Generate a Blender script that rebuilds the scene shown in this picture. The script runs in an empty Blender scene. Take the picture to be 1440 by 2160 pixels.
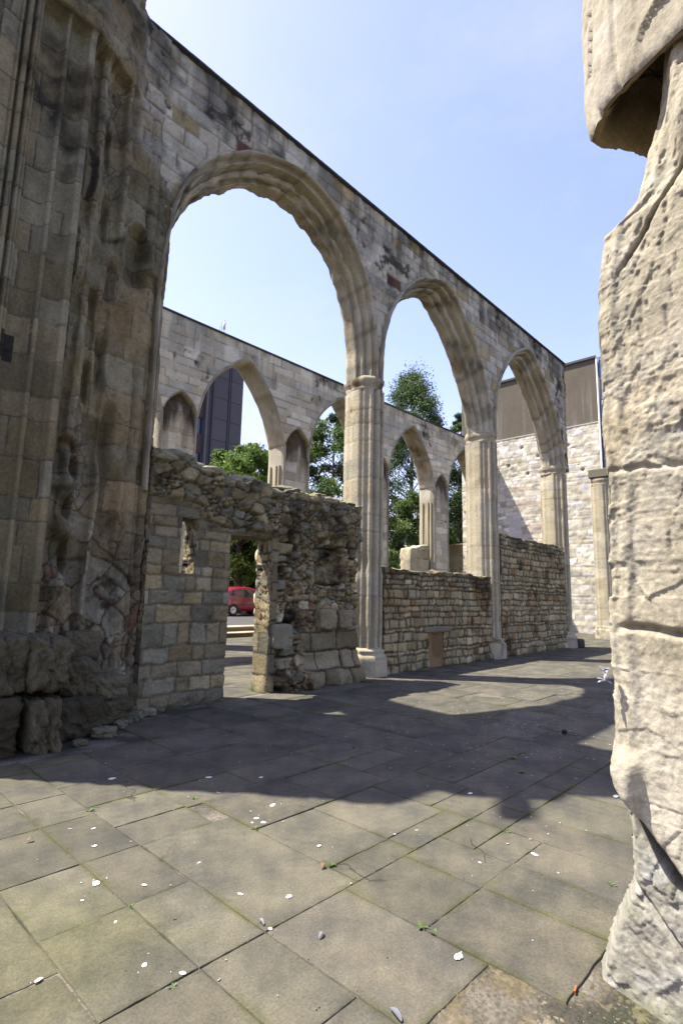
import bpy, math
import numpy as np
from mathutils import Matrix, Vector

# ------------------------------------------------------------------ camera, sky, sun, exposure
SC = bpy.context.scene
COL = SC.collection
cd = bpy.data.cameras.new('camera')
cam = bpy.data.objects.new('camera', cd)
COL.objects.link(cam)
cd.sensor_fit = 'VERTICAL'
cd.sensor_height = 36.0
cd.sensor_width = 24.0
cd.lens = 19.0
cd.clip_start = 0.05
cd.clip_end = 1200
fw = Vector((0.71795814, 0.67925449, 0.15214943))
rt = Vector((0.68470825, -0.72850454, 0.02134823))
up = Vector((-0.12534243, -0.08885083, 0.98812692))
cam.matrix_world = Matrix(((rt.x, up.x, -fw.x, 0), (rt.y, up.y, -fw.y, 0), (rt.z, up.z, -fw.z, 1.6), (0, 0, 0, 1)))
SC.camera = cam

SUN = Vector((-0.335, 0.457, 1.0)).normalized()          # towards the sun
elev = math.asin(SUN.z)
W = bpy.data.worlds.new('World')
SC.world = W
W.use_nodes = True
wn = W.node_tree
bg = wn.nodes['Background']
sky = wn.nodes.new('ShaderNodeTexSky')
sky.sky_type = 'NISHITA'
sky.sun_disc = False
sky.sun_elevation = elev
sky.sun_rotation = math.atan2(SUN.x, SUN.y)
sky.altitude = 0
sky.air_density = 1.35
sky.dust_density = 1.25
sky.ozone_density = 2.2
wb = wn.nodes.new('ShaderNodeVectorMath'); wb.operation = 'MULTIPLY'; wb.inputs[1].default_value = (1.15, 0.945, 1.12)   # white balance of the sky
wn.links.new(sky.outputs[0], wb.inputs[0])
gt_ = wn.nodes.new('ShaderNodeTexCoord'); mp_ = wn.nodes.new('ShaderNodeMapping'); mp_.inputs['Scale'].default_value = (1.3, 2.6, 5.0); mp_.inputs['Rotation'].default_value = (.2, .3, .5)
cn_ = wn.nodes.new('ShaderNodeTexNoise'); cn_.inputs['Scale'].default_value = 1.1; cn_.inputs['Detail'].default_value = 7; cn_.inputs['Roughness'].default_value = .6
cr_ = wn.nodes.new('ShaderNodeMapRange'); cr_.inputs[1].default_value = .46; cr_.inputs[2].default_value = .74; cr_.inputs[3].default_value = 0; cr_.inputs[4].default_value = .42
cm_ = wn.nodes.new('ShaderNodeMix'); cm_.data_type = 'RGBA'; cm_.inputs['B'].default_value = (2.9, 3.05, 3.3, 1)
wn.links.new(gt_.outputs['Generated'], mp_.inputs['Vector']); wn.links.new(mp_.outputs[0], cn_.inputs['Vector']); wn.links.new(cn_.outputs[0], cr_.inputs[0])
wn.links.new(cr_.outputs[0], cm_.inputs['Factor']); wn.links.new(wb.outputs[0], cm_.inputs['A']); wn.links.new(cm_.outputs['Result'], bg.inputs[0])
bg.inputs[1].default_value = 0.11
sl = bpy.data.lights.new('sun', 'SUN')
sl.energy = 5.0
sl.angle = math.radians(0.53)
sl.color = (1.0, 0.945, 0.85)
so = bpy.data.objects.new('sun', sl)
so.rotation_euler = SUN.to_track_quat('Z', 'Y').to_euler()
so.location = (0, 0, 30)
COL.objects.link(so)
SC.view_settings.view_transform = 'Standard'
SC.view_settings.look = 'None'
SC.view_settings.gamma = 1
SC.view_settings.exposure = 1.5
SC.cycles.max_bounces = 6
SC.cycles.diffuse_bounces = 4

# ------------------------------------------------------------------ helpers: noise
def _hash(ix, iy, iz, seed):
    h = (ix.astype(np.uint32) * np.uint32(374761393) + iy.astype(np.uint32) * np.uint32(668265263)
         + iz.astype(np.uint32) * np.uint32(2147483647) + np.uint32(seed * 7919 + 13))
    h = (h ^ (h >> np.uint32(13))) * np.uint32(1274126177)
    h = (h ^ (h >> np.uint32(16))) * np.uint32(2246822519)
    h ^= h >> np.uint32(15)
    return (h & np.uint32(0xffffff)).astype(np.float32) / np.float32(0xffffff)

def vn(x, y, z, seed=0):
    x, y, z = np.broadcast_arrays(np.asarray(x, np.float32), np.asarray(y, np.float32), np.asarray(z, np.float32))
    fx, fy, fz = np.floor(x), np.floor(y), np.floor(z)
    ix, iy, iz = fx.astype(np.int64), fy.astype(np.int64), fz.astype(np.int64)
    tx, ty, tz = x - fx, y - fy, z - fz
    tx = tx * tx * (3 - 2 * tx); ty = ty * ty * (3 - 2 * ty); tz = tz * tz * (3 - 2 * tz)
    r = 0
    for dx in (0, 1):
        wx = tx if dx else 1 - tx
        for dy in (0, 1):
            wy = ty if dy else 1 - ty
            for dz in (0, 1):
                wz = tz if dz else 1 - tz
                r = r + wx * wy * wz * _hash(ix + dx, iy + dy, iz + dz, seed)
    return r * 2 - 1

def fbm(x, y, z, s=1.0, o=3, seed=0, g=0.5):
    a, r, t = 1.0, 0, 0
    for k in range(o):
        f = s * (2.03 ** k)
        r = r + a * vn(np.asarray(x) * f + 17.3 * k, np.asarray(y) * f + 5.1 * k, np.asarray(z) * f, seed + k)
        t += a; a *= g
    return r / t

def sst(a, b, x):
    t = np.clip((x - a) / (b - a), 0, 1)
    return t * t * (3 - 2 * t)

def h1(i, seed):
    i = np.asarray(i, np.int64)
    return _hash(i, i * 0 + 3, i * 0 + 7, seed)

def worley(u, v, su, sv, seed, jit=.9):
    """cell id, distance to the cell border (in cells), offset from the cell's own point"""
    U = np.asarray(u) * su; V = np.asarray(v) * sv
    fu, fv = np.floor(U).astype(np.int64), np.floor(V).astype(np.int64)
    best = np.full(U.shape, 99.0); sec = np.full(U.shape, 99.0); bid = np.zeros(U.shape, np.int64); bu = np.zeros(U.shape); bv = np.zeros(U.shape)
    for i in (-1, 0, 1):
        for j in (-1, 0, 1):
            a, b = fu + i, fv + j
            pu = a + .5 + jit * (_hash(a, b, a * 0, seed) - .5); pv = b + .5 + jit * (_hash(a, b, a * 0 + 1, seed) - .5)
            d = np.hypot(U - pu, V - pv); m = d < best
            sec = np.where(m, best, np.minimum(sec, d)); best = np.where(m, d, best)
            bid = np.where(m, a * 7919 + b * 104729, bid); bu = np.where(m, U - pu, bu); bv = np.where(m, V - pv, bv)
    return bid, sec - best, bu, bv
def facets(u, v, su, sv, seed, tilt=1.0):
    """angular broken faces, roughly -1..1"""
    w = .12
    u2 = u + w / su * fbm(u, v, 0, su * 1.5, 3, seed + 3); v2 = v + w / sv * fbm(u, v, 7, sv * 1.5, 3, seed + 4)
    k, e, du, dv = worley(u2, v2, su, sv, seed)
    return (h1(k, seed + 5) - .5) * 1.2 + tilt * (du * (h1(k, seed + 6) - .5) + dv * (h1(k, seed + 7) - .5)) * 2, e, k

def mix(a, b, t):
    t = np.asarray(t)[..., None]
    return a * (1 - t) + b * t

# ------------------------------------------------------------------ helpers: meshes and objects
def mesh_obj(name, V, F, mat, parent=None, C=None, smooth=True):
    me = bpy.data.meshes.new(name)
    V = np.asarray(V, np.float32).reshape(-1, 3)
    if isinstance(F, np.ndarray):
        n = len(F); k = F.shape[1]
        me.vertices.add(len(V)); me.loops.add(n * k); me.polygons.add(n)
        me.vertices.foreach_set('co', V.ravel())
        me.loops.foreach_set('vertex_index', F.astype(np.int32).ravel())
        me.polygons.foreach_set('loop_start', np.arange(0, n * k, k, dtype=np.int32))
        me.polygons.foreach_set('loop_total', np.full(n, k, np.int32))
        me.update(calc_edges=True)
    else:
        me.from_pydata([tuple(v) for v in V], [], F)
    me.validate()
    if C is not None:
        C = np.asarray(C, np.float32).reshape(-1, 3)
        at = me.color_attributes.new('Col', 'FLOAT_COLOR', 'POINT')
        at.data.foreach_set('color', np.concatenate([np.clip(C, 0, 1), np.ones((len(C), 1), np.float32)], 1).ravel())
    me.polygons.foreach_set('use_smooth', np.full(len(me.polygons), smooth))
    if mat: me.materials.append(mat)
    o = bpy.data.objects.new(name, me)
    COL.objects.link(o)
    if parent: o.parent = parent
    return o

class MB:
    """collects grids, boxes and prisms of one mesh"""
    def __init__(s): s.V, s.F, s.C, s.n = [], [], [], 0
    def add(s, V, F, C):
        V = np.asarray(V, np.float32).reshape(-1, 3)
        C = np.asarray(C, np.float32)
        if C.ndim == 1: C = np.tile(C, (len(V), 1))
        s.V.append(V); s.C.append(C.reshape(-1, 3)); s.F.append(np.asarray(F, np.int64) + s.n); s.n += len(V)
    def grid(s, P, C, flip=False):
        n, m = P.shape[:2]
        i = np.arange(n * m).reshape(n, m)
        F = np.stack([i[:-1, :-1], i[1:, :-1], i[1:, 1:], i[:-1, 1:]], -1).reshape(-1, 4)
        if flip: F = F[:, ::-1]
        s.add(P, F, C)
    def box(s, x0, x1, y0, y1, z0, z1, C):
        V = [(x, y, z) for z in (z0, z1) for y in (y0, y1) for x in (x0, x1)]
        s.add(V, [(0, 2, 3, 1), (4, 5, 7, 6), (0, 1, 5, 4), (2, 6, 7, 3), (0, 4, 6, 2), (1, 3, 7, 5)], C)
    def quad(s, pts, C): s.add(pts, [(0, 1, 2, 3)], C)
    def tube(s, pts, rad, C, n=8):
        pts = np.asarray(pts, float); rad = np.broadcast_to(rad, (len(pts),))
        rings = []
        for i, p in enumerate(pts):
            d = pts[min(i + 1, len(pts) - 1)] - pts[max(i - 1, 0)]
            d = d / (np.linalg.norm(d) + 1e-9)
            a = np.cross(d, (0, 0, 1.0) if abs(d[2]) < .9 else (1.0, 0, 0)); a /= np.linalg.norm(a)
            b = np.cross(d, a)
            t = np.linspace(0, 2 * np.pi, n + 1)
            rings.append(p + rad[i] * (np.cos(t)[:, None] * a + np.sin(t)[:, None] * b))
        s.grid(np.array(rings), np.asarray(C))
    def obj(s, name, mat, parent=None, smooth=True):
        return mesh_obj(name, np.concatenate(s.V), np.concatenate(s.F), mat, parent, np.concatenate(s.C), smooth)

def thing(name, label, cat, loc=(0, 0, 0), group=None):
    o = bpy.data.objects.new(name, None)
    COL.objects.link(o); o.location = loc
    o['label'] = label; o['category'] = cat
    if group: o['group'] = group
    return o
def tag(o, label, cat, group=None, kind=None):
    if label: o['label'] = label
    if cat: o['category'] = cat
    if group: o['group'] = group
    if kind: o['kind'] = kind
    return o
def struct(o): o['kind'] = 'structure'; return o

# ------------------------------------------------------------------ materials
def mat_attr(name, rough=0.92, fine=30.0, bump=0.5, dist=0.01, pits=0.0, var=0.3, spec=0.2, transl=0.0, pscale=70):
    m = bpy.data.materials.new(name); m.use_nodes = True
    nt = m.node_tree; N = nt.nodes; L = nt.links
    b = N['Principled BSDF']
    b.inputs['Roughness'].default_value = rough
    b.inputs['Specular IOR Level'].default_value = spec
    at = N.new('ShaderNodeAttribute'); at.attribute_name = 'Col'
    tc = N.new('ShaderNodeTexCoord')
    n1 = N.new('ShaderNodeTexNoise'); n1.inputs['Scale'].default_value = fine; n1.inputs['Detail'].default_value = 6; n1.inputs['Roughness'].default_value = .65
    L.new(tc.outputs['Object'], n1.inputs['Vector'])
    mr = N.new('ShaderNodeMapRange'); mr.inputs[1].default_value = .25; mr.inputs[2].default_value = .75
    mr.inputs[3].default_value = 1 - var; mr.inputs[4].default_value = 1 + var
    L.new(n1.outputs[0], mr.inputs[0])
    vm = N.new('ShaderNodeVectorMath'); vm.operation = 'SCALE'
    L.new(at.outputs['Color'], vm.inputs[0]); L.new(mr.outputs[0], vm.inputs['Scale'])
    L.new(vm.outputs[0], b.inputs['Base Color'])
    hgt = n1.outputs[0]
    if pits > 0:
        vo = N.new('ShaderNodeTexVoronoi'); vo.inputs['Scale'].default_value = pscale
        L.new(tc.outputs['Object'], vo.inputs['Vector'])
        m2 = N.new('ShaderNodeMapRange'); m2.inputs[1].default_value = 0.0; m2.inputs[2].default_value = .35
        m2.inputs[3].default_value = -pits; m2.inputs[4].default_value = 0
        L.new(vo.outputs['Distance'], m2.inputs[0])
        ad = N.new('ShaderNodeMath'); ad.operation = 'ADD'
        L.new(n1.outputs[0], ad.inputs[0]); L.new(m2.outputs[0], ad.inputs[1]); hgt = ad.outputs[0]
    if bump > 0:
        bp = N.new('ShaderNodeBump'); bp.inputs['Strength'].default_value = bump; bp.inputs['Distance'].default_value = dist
        L.new(hgt, bp.inputs['Height']); L.new(bp.outputs[0], b.inputs['Normal'])
    if transl > 0:
        tr = N.new('ShaderNodeBsdfTranslucent'); mx = N.new('ShaderNodeMixShader'); mx.inputs[0].default_value = transl
        L.new(vm.outputs[0], tr.inputs['Color'])
        L.new(b.outputs[0], mx.inputs[1]); L.new(tr.outputs[0], mx.inputs[2])
        L.new(mx.outputs[0], N['Material Output'].inputs['Surface'])
    return m
def mat_plain(name, col, rough=.5, metal=0, spec=.5, coat=0):
    m = bpy.data.materials.new(name); m.use_nodes = True
    nt = m.node_tree; b = nt.nodes['Principled BSDF']
    n1 = nt.nodes.new('ShaderNodeTexNoise'); n1.inputs['Scale'].default_value = 6; n1.inputs['Detail'].default_value = 5
    cr = nt.nodes.new('ShaderNodeValToRGB')
    cr.color_ramp.elements[0].position = .3; cr.color_ramp.elements[1].position = .7
    cr.color_ramp.elements[0].color = (*[c * .85 for c in col], 1); cr.color_ramp.elements[1].color = (*col, 1)
    nt.links.new(n1.outputs[0], cr.inputs[0]); nt.links.new(cr.outputs[0], b.inputs['Base Color'])
    b.inputs['Roughness'].default_value = rough; b.inputs['Metallic'].default_value = metal
    b.inputs['Specular IOR Level'].default_value = spec; b.inputs['Coat Weight'].default_value = coat
    return m

M_STONE = mat_attr('limestone', fine=22, bump=.55, dist=.02, var=.24)
M_RUB = mat_attr('rubble_stone', fine=26, bump=.7, dist=.03, var=.3)
M_NEAR = mat_attr('eroded_stone', fine=42, bump=.5, dist=.008, pits=.12, var=.26, pscale=70)
M_PAVE = mat_attr('paving_stone', fine=9, bump=.22, dist=.006, var=.16)
M_LEAF = mat_attr('leaves', rough=.6, fine=1.2, bump=0, var=.25, transl=.35, spec=.3)
M_BARK = mat_attr('bark', fine=9, bump=.8, dist=.03, var=.35)
M_CONC = mat_attr('concrete', fine=3, bump=.2, dist=.01, var=.1)

# ------------------------------------------------------------------ masonry patterns
CREAM = np.array((.335, .285, .168)); WARM = np.array((.315, .257, .138)); GREY = np.array((.258, .240, .160))
PALE = np.array((.40, .352, .235)); TAN = np.array((.245, .196, .102)); RED = np.array((.12, .055, .04)); DARK = np.array((.035, .032, .027))
MOSS = np.array((.075, .08, .03))
def pick(hsh, pal):
    """pal: list of (weight, colour)"""
    out = np.zeros(hsh.shape + (3,), np.float32)
    tot = sum(w for w, c in pal); a = 0
    for w, c in pal:
        b = a + w / tot
        out[(hsh >= a) & (hsh <= b)] = c
        a = b
    return out

def courses(u, v, seed, hmin, hmax, lmin, lmax, wob=0.0, wobs=3.0):
    """distance to nearest joint, id, u and v inside the stone (-1..1)"""
    if wob:
        u = u + wob * fbm(u, v, 0, wobs, 2, seed + 50); v = v + wob * fbm(u, v, 4.0, wobs, 2, seed + 60)
    rng = np.random.default_rng(seed)
    v0 = float(v.min()) - .2; v1 = float(v.max()) + .2
    base = math.floor(v0) - 30.0
    rows = [-8.0]
    while rows[-1] < v1 + 1: rows.append(rows[-1] + rng.uniform(hmin, hmax))
    rows = np.array(rows)
    r = np.clip(np.searchsorted(rows, v) - 1, 0, len(rows) - 2)
    d = np.full(u.shape, 9.0, np.float32); ident = np.zeros(u.shape, np.int64)
    cu = np.zeros(u.shape, np.float32); cv = np.zeros(u.shape, np.float32)
    u0, u1 = float(u.min()) - .5, float(u.max()) + .5
    for k in np.unique(r):
        m = r == k
        g = np.random.default_rng(seed * 1000 + int(k))
        cuts = [-4.0 - g.uniform(0, lmax)]
        hh = rows[k + 1] - rows[k]
        while cuts[-1] < 34: cuts.append(cuts[-1] + g.uniform(lmin, lmax) * (0.75 + .5 * hh / hmax))
        cuts = np.array(cuts)
        uu = u[m]; vv = v[m]
        c = np.clip(np.searchsorted(cuts, uu) - 1, 0, len(cuts) - 2)
        a, b = cuts[c], cuts[c + 1]
        du = np.minimum(uu - a, b - uu); dv = np.minimum(vv - rows[k], rows[k + 1] - vv)
        du = np.maximum(du, 1e-4); dv = np.maximum(dv, 1e-4)
        q = 4.0
        d[m] = (du ** -q + dv ** -q) ** (-1 / q)
        ident[m] = int(k) * 997 + c
        cu[m] = (uu - a) / (b - a) * 2 - 1; cv[m] = (vv - rows[k]) / hh * 2 - 1
    return d, ident, cu, cv

def NEU(c, k=.45, g=1.0):
    l = float(np.dot(c, (.3, .6, .1))); return (c * (1 - k) + np.array((l * 1.01, l, l * .93)) * k) * g
P_ASH = [(5, CREAM), (3, WARM), (3, GREY), (2, PALE), (1.4, TAN)]
P_RUB = [(4, WARM), (3, TAN), (3, GREY), (3, CREAM), (1, PALE)]
def ashlar(seed, hmin=.24, hmax=.36, lmin=.3, lmax=.75, relief=.012, pal=P_ASH, mortar=.012, mort_c=(.15, .12, .08), rough=.012, wob=.012,
           edge=.03, bvar=.18, wear=.5):
    mort_c = np.array(mort_c)
    def f(u, v):
        d, ident, cu, cv = courses(u, v, seed, hmin, hmax, lmin, lmax, wob)
        hs = h1(ident, seed + 1)
        wornm = sst(.1, .5, fbm(u, v, 2., .8, 2, seed + 7)) * wear
        e = sst(mortar * .5, edge, d)
        h = relief * (h1(ident, seed + 2) - .5) * (1 - .5 * wornm) - (1 - e) * relief * (1.3 - wornm)
        h = h + relief * .6 * (cu * (h1(ident, seed + 4) - .5) + cv * (h1(ident, seed + 5) - .5))
        h = h + rough * fbm(u, v, 0, 5, 4, seed + 8) + rough * 2 * wornm * fbm(u, v, 3, 3, 3, seed + 9)
        c = pick(hs, pal) * (1 + bvar * (h1(ident, seed + 3) - .5) * 2)[..., None]
        mm = 1 - sst(mortar * .6, mortar * 1.5, d + .006 * fbm(u, v, 0, 12, 2, seed + 10))
        c = mix(c, mort_c, mm * (1 - .6 * wornm))
        c = c * (1 + .22 * fbm(u, v, 1, 3, 4, seed + 11))[..., None]
        return h, c
    return f
def rubble(seed, hmin=.1, hmax=.26, lmin=.1, lmax=.4, relief=.05, pal=P_RUB, mortar=.016, mort_c=(.15, .12, .082), wob=.05, rough=.02, voids=0.0, edge=.038, brk=0.0):
    mort_c = np.array(mort_c)
    def f(u, v):
        d, ident, cu, cv = courses(u, v, seed, hmin, hmax, lmin, lmax, wob, 2.6)
        d = d + .010 * fbm(u, v, 0, 14, 3, seed + 20)
        e = sst(0, edge, d) ** .8
        pr = h1(ident, seed + 2)
        h = relief * (e * (.45 + .9 * pr) - .5)
        h = h + relief * .7 * e * (cu * (h1(ident, seed + 4) - .5) + cv * (h1(ident, seed + 5) - .5))
        if voids: h = h - relief * 2.2 * (h1(ident, seed + 6) < voids) * sst(0, .06, d)
        h = h + rough * (fbm(u, v, 0, 5, 5, seed + 8, .6)) + rough * .8 * (.35 - np.abs(fbm(u, v, 5, 3, 4, seed + 18, .6)))
        c = pick(h1(ident, seed + 1), pal) * (1 + .6 * (h1(ident, seed + 3) - .5))[..., None]
        mm = 1 - sst(mortar * .5, mortar * 1.4, d)
        c = mix(c, mort_c, mm)
        if voids: c = mix(c, mort_c * .35, (h1(ident, seed + 6) < voids) * sst(.01, .04, d))
        c = c * (1 + .3 * fbm(u, v, 1, 4, 4, seed + 11))[..., None]
        return h, c
    return f

def broken(seed, su, sv, relief, pal, mort_c=(.03, .025, .018), gap=.16, rough=.03, deep=.9):
    """rubble core: angular stones of mixed size set in dark earth mortar"""
    mort_c = np.array(mort_c)
    def f(u, v):
        h_, e, k = facets(u, v, su, sv, seed)
        h2, e2, k2 = facets(u, v, su * 2.3, sv * 2.3, seed + 30)
        small = (h1(k, seed + 9) < .38)
        h = np.where(small, .25 * h_ + .5 * h2, h_); e = np.where(small, np.minimum(e, e2 * .6), e); kk = np.where(small, k2 + 5, k)
        g = sst(.0, gap, e)
        h = relief * (h * .6 - deep * (1 - g) ** 1.5) + relief * .5 * (h1(kk, seed + 12) - .5) * g
        h = h + rough * fbm(u, v, 0, 9, 5, seed + 8, .62) + relief * .25 * h2 * (1 - small)
        c = pick(h1(kk, seed + 1), pal) * (1 + .5 * (h1(kk, seed + 2) - .5))[..., None]
        c = mix(c, mort_c, (1 - sst(.02, gap * .8, e)) * .85)
        return h, c * (1 + .35 * fbm(u, v, 1, 6, 5, seed + 11, .6))[..., None]
    return f

def stains(c, u, v, seed, dark=0.0, black=0.0, green=0.0, brown=0.0):
    """weathering: dark lichen crust, green algae runs, brown iron stain; strengths are arrays or numbers"""
    n1 = fbm(u, v, 0, 1.1, 5, seed, .6)
    n2 = fbm(u * 2.2, v * .35, 1, 1.3, 4, seed + 1, .6)
    n3 = fbm(u, v, 2, 5, 4, seed + 2, .6)
    m = sst(.05, .40, n1 * .8 + n2 * .5 + n3 * .35 + (np.asarray(dark) - .5) * .8) * (np.asarray(dark) > 0)
    c = mix(c, c * np.array((.36, .36, .35)) + .006, m * .85)
    m = sst(.22, .34, n1 * .6 + n3 * .6 + (np.asarray(black) - .6)) * (np.asarray(black) > 0)
    c = mix(c, DARK, m * .85)
    m = sst(.05, .45, n2 + .3 * n3 + (np.asarray(green) - .5)) * (np.asarray(green) > 0)
    c = mix(c, MOSS * 1.1, m * .7)
    m = sst(.0, .5, n1 + .3 * n3 + (np.asarray(brown) - .5)) * (np.asarray(brown) > 0)
    c = mix(c, c * np.array((.72, .55, .38)), m * .9)
    return c

def wearvec(P, amp, seed, s=1.4):
    x, y, z = P[..., 0], P[..., 1], P[..., 2]
    return np.stack([fbm(x, y, z, s, 3, seed), fbm(x, y, z, s, 3, seed + 31), fbm(x, y, z, s, 3, seed + 62)], -1) * amp

def grid_normals(P):
    a = np.gradient(P, axis=0); b = np.gradient(P, axis=1)
    n = np.cross(a, b)
    return n / (np.linalg.norm(n, axis=-1, keepdims=True) + 1e-12)

def face_y(mb, x0, x1, z0, z1, Y, fld, res=.03, sgn=-1, flip=False, ztop=None, xs=None):
    """panel facing -y (sgn -1) or +y, relief along y. Y may be a function Y(x, z)"""
    if xs is None: xs = np.linspace(x0, x1, max(2, int(abs(x1 - x0) / res) + 1))
    n = max(2, int(abs(np.max(z1 if ztop is None else ztop(xs)) - z0) / res) + 1)
    t = np.linspace(0, 1, n)
    zt = np.full(len(xs), z1, float) if ztop is None else ztop(xs)
    Xg = np.repeat(xs[:, None], n, 1); Zg = z0 + (zt[:, None] - z0) * t[None]
    h, c = fld(Xg, Zg)
    Yg = (Y(Xg, Zg) if callable(Y) else Y) + sgn * h
    P = np.stack([Xg, Yg, Zg], -1)
    mb.grid(P, c, flip=flip if sgn < 0 else not flip)
    return P

def ruin_wall(mb, x0, x1, z0, ztop, y0, y1, fld, holes, res=.03, seed=5, topamp=.05, back=None):
    """wall with ragged top and rectangular holes (xa, xb, za, zb); front relief fld(x, z), reveals, top and ends"""
    back = back or fld
    cuts = sorted(set([x0, x1] + [q for h in holes for q in h[:2]]))
    for a, b in zip(cuts[:-1], cuts[1:]):
        hs = sorted([h for h in holes if h[0] <= a + 1e-6 and h[1] >= b - 1e-6], key=lambda h: h[2])
        z = z0; segs = []
        for h in hs:
            if h[2] > z: segs.append((z, h[2], False))
            z = h[3]
        segs.append((z, None, True))
        xs = np.linspace(a, b, max(2, int((b - a) / res) + 1))
        for za, zb, top in segs:
            kw = dict(ztop=ztop) if top else {}
            P = face_y(mb, a, b, za, zb if zb else 9, y0, fld, res, -1, xs=xs, **kw)
            Q = face_y(mb, a, b, za, zb if zb else 9, y1, back, res * 2, 1, xs=xs, **kw)
            if top:
                n = 14; t = np.linspace(0, 1, n)[None, :, None]
                E0 = P[:, -1][:, None]; E1 = Q[:, -1][:, None]
                T = E0 * (1 - t) + E1 * t
                bumpz = np.abs(fbm(T[..., 0], T[..., 1], 0, 4, 3, seed)) * topamp * 3 * np.sin(np.pi * np.linspace(0, 1, n))[None] ** .6
                T[..., 2] += bumpz
                _, c = fld(T[..., 0], T[..., 1] + 20)
                mb.grid(T, c * .95)
    def reveal(A, B, flip):
        n = max(3, int(abs(y1 - y0) / res)); t = np.linspace(0, 1, n)[None, :, None]
        T = A[:, None] * (1 - t) + B[:, None] * t
        s = np.where(np.ptp(A[:, 2]) > np.ptp(A[:, 0]), 1, 0)
        u = T[..., 1] + 3; v = T[..., 2] if s else T[..., 0]
        h, c = fld(u, v)
        w = np.sin(np.pi * np.linspace(0, 1, n))[None] ** .5
        k = .18
        if s: T[..., 0] += (1 if flip else -1) * h * w * k
        else: T[..., 2] += (1 if flip else -1) * h * w * k
        mb.grid(T, c, flip)
    def edge(x, z_a, z_b):
        zs = np.linspace(z_a, z_b, max(2, int((z_b - z_a) / res) + 1)); xs = np.full_like(zs, x)
        hf, _ = fld(xs[None], zs[None]); hb, _ = back(xs[None], zs[None])
        return np.stack([xs, y0 - hf[0], zs], -1), np.stack([xs, y1 + hb[0], zs], -1)
    def edgeh(z, a, b):
        xs = np.linspace(a, b, max(2, int((b - a) / res) + 1)); zs = np.full_like(xs, z)
        hf, _ = fld(xs[None], zs[None]); hb, _ = back(xs[None], zs[None])
        return np.stack([xs, y0 - hf[0], zs], -1), np.stack([xs, y1 + hb[0], zs], -1)
    for (xa, xb, za, zb) in holes:
        reveal(*edge(xa, za, zb), True); reveal(*edge(xb, za, zb), False)
        reveal(*edgeh(zb, xa, xb), False)
        if za > z0: reveal(*edgeh(za, xa, xb), True)
    for x, fl in ((x0, False), (x1, True)):
        zt = float(ztop(np.array([x]))[0])
        reveal(*edge(x, z0, zt), fl)

# ------------------------------------------------------------------ GROUND
rng = np.random.default_rng(4)
JOINT_NT = None
def joint_material():
    m = bpy.data.materials.new('joint_earth'); m.use_nodes = True
    nt = m.node_tree; N = nt.nodes; L = nt.links; b = N['Principled BSDF']; b.inputs['Roughness'].default_value = .95
    tc = N.new('ShaderNodeTexCoord')
    a = N.new('ShaderNodeTexNoise'); a.inputs['Scale'].default_value = 1.6; a.inputs['Detail'].default_value = 4
    f = N.new('ShaderNodeTexNoise'); f.inputs['Scale'].default_value = 60; f.inputs['Detail'].default_value = 6
    L.new(tc.outputs['Object'], a.inputs[0]); L.new(tc.outputs['Object'], f.inputs[0])
    r = N.new('ShaderNodeValToRGB'); e = r.color_ramp.elements
    e[0].position = .36; e[0].color = (.018, .022, .008, 1); e[1].position = .47; e[1].color = (.03, .026, .016, 1)
    q = e.new(.53); q.color = (.07, .06, .042, 1); q = e.new(.63); q.color = (.115, .10, .075, 1)
    L.new(a.outputs[0], r.inputs[0])
    mr = N.new('ShaderNodeMapRange'); mr.inputs[1].default_value = .3; mr.inputs[2].default_value = .7; mr.inputs[3].default_value = .5; mr.inputs[4].default_value = 1.5
    L.new(f.outputs[0], mr.inputs[0])
    vm = N.new('ShaderNodeVectorMath'); vm.operation = 'SCALE'; L.new(r.outputs[0], vm.inputs[0]); L.new(mr.outputs[0], vm.inputs['Scale'])
    L.new(vm.outputs[0], b.inputs['Base Color'])
    bp = N.new('ShaderNodeBump'); bp.inputs['Distance'].default_value = .01; bp.inputs['Strength'].default_value = .9
    L.new(f.outputs[0], bp.inputs['Height']); L.new(bp.outputs[0], b.inputs['Normal'])
    return m
M_JOINT = joint_material()
# the earth under everything, reaching the horizon
g = MB()
g.quad([(-400, -400, -.0075), (600, -400, -.0075), (600, 17.0, -.0075), (-400, 17.0, -.0075)], (.1, .1, .08))
struct(g.obj('ground', M_JOINT, smooth=False))
# bare gritty earth beside the last slabs, fine relief
xs = np.linspace(1.6, 3.3, 240); ys = np.linspace(-.6, 1.4, 280)
X, Y = np.meshgrid(xs, ys, indexing='ij')
hh = -.004 + .007 * fbm(X, Y, 0, 5, 3, 71) + .006 * np.abs(fbm(X, Y, 0, 45, 2, 77))
cc = mix(mix(np.array((.085, .070, .042)), np.array((.125, .105, .07)), sst(-.1, .4, fbm(X, Y, 0, 3, 4, 72))), np.array((.06, .062, .025)), sst(.0, .4, fbm(X, Y, 0, 2.2, 4, 73)) * .75)
cc = cc * (1 + .45 * fbm(X, Y, 0, 50, 2, 74))[..., None]
g = MB(); g.grid(np.stack([X, Y, hh - .006], -1), cc)
struct(g.obj('bare_earth', mat_attr('gritty_earth', fine=60, bump=.8, dist=.008, var=.3)))

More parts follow.
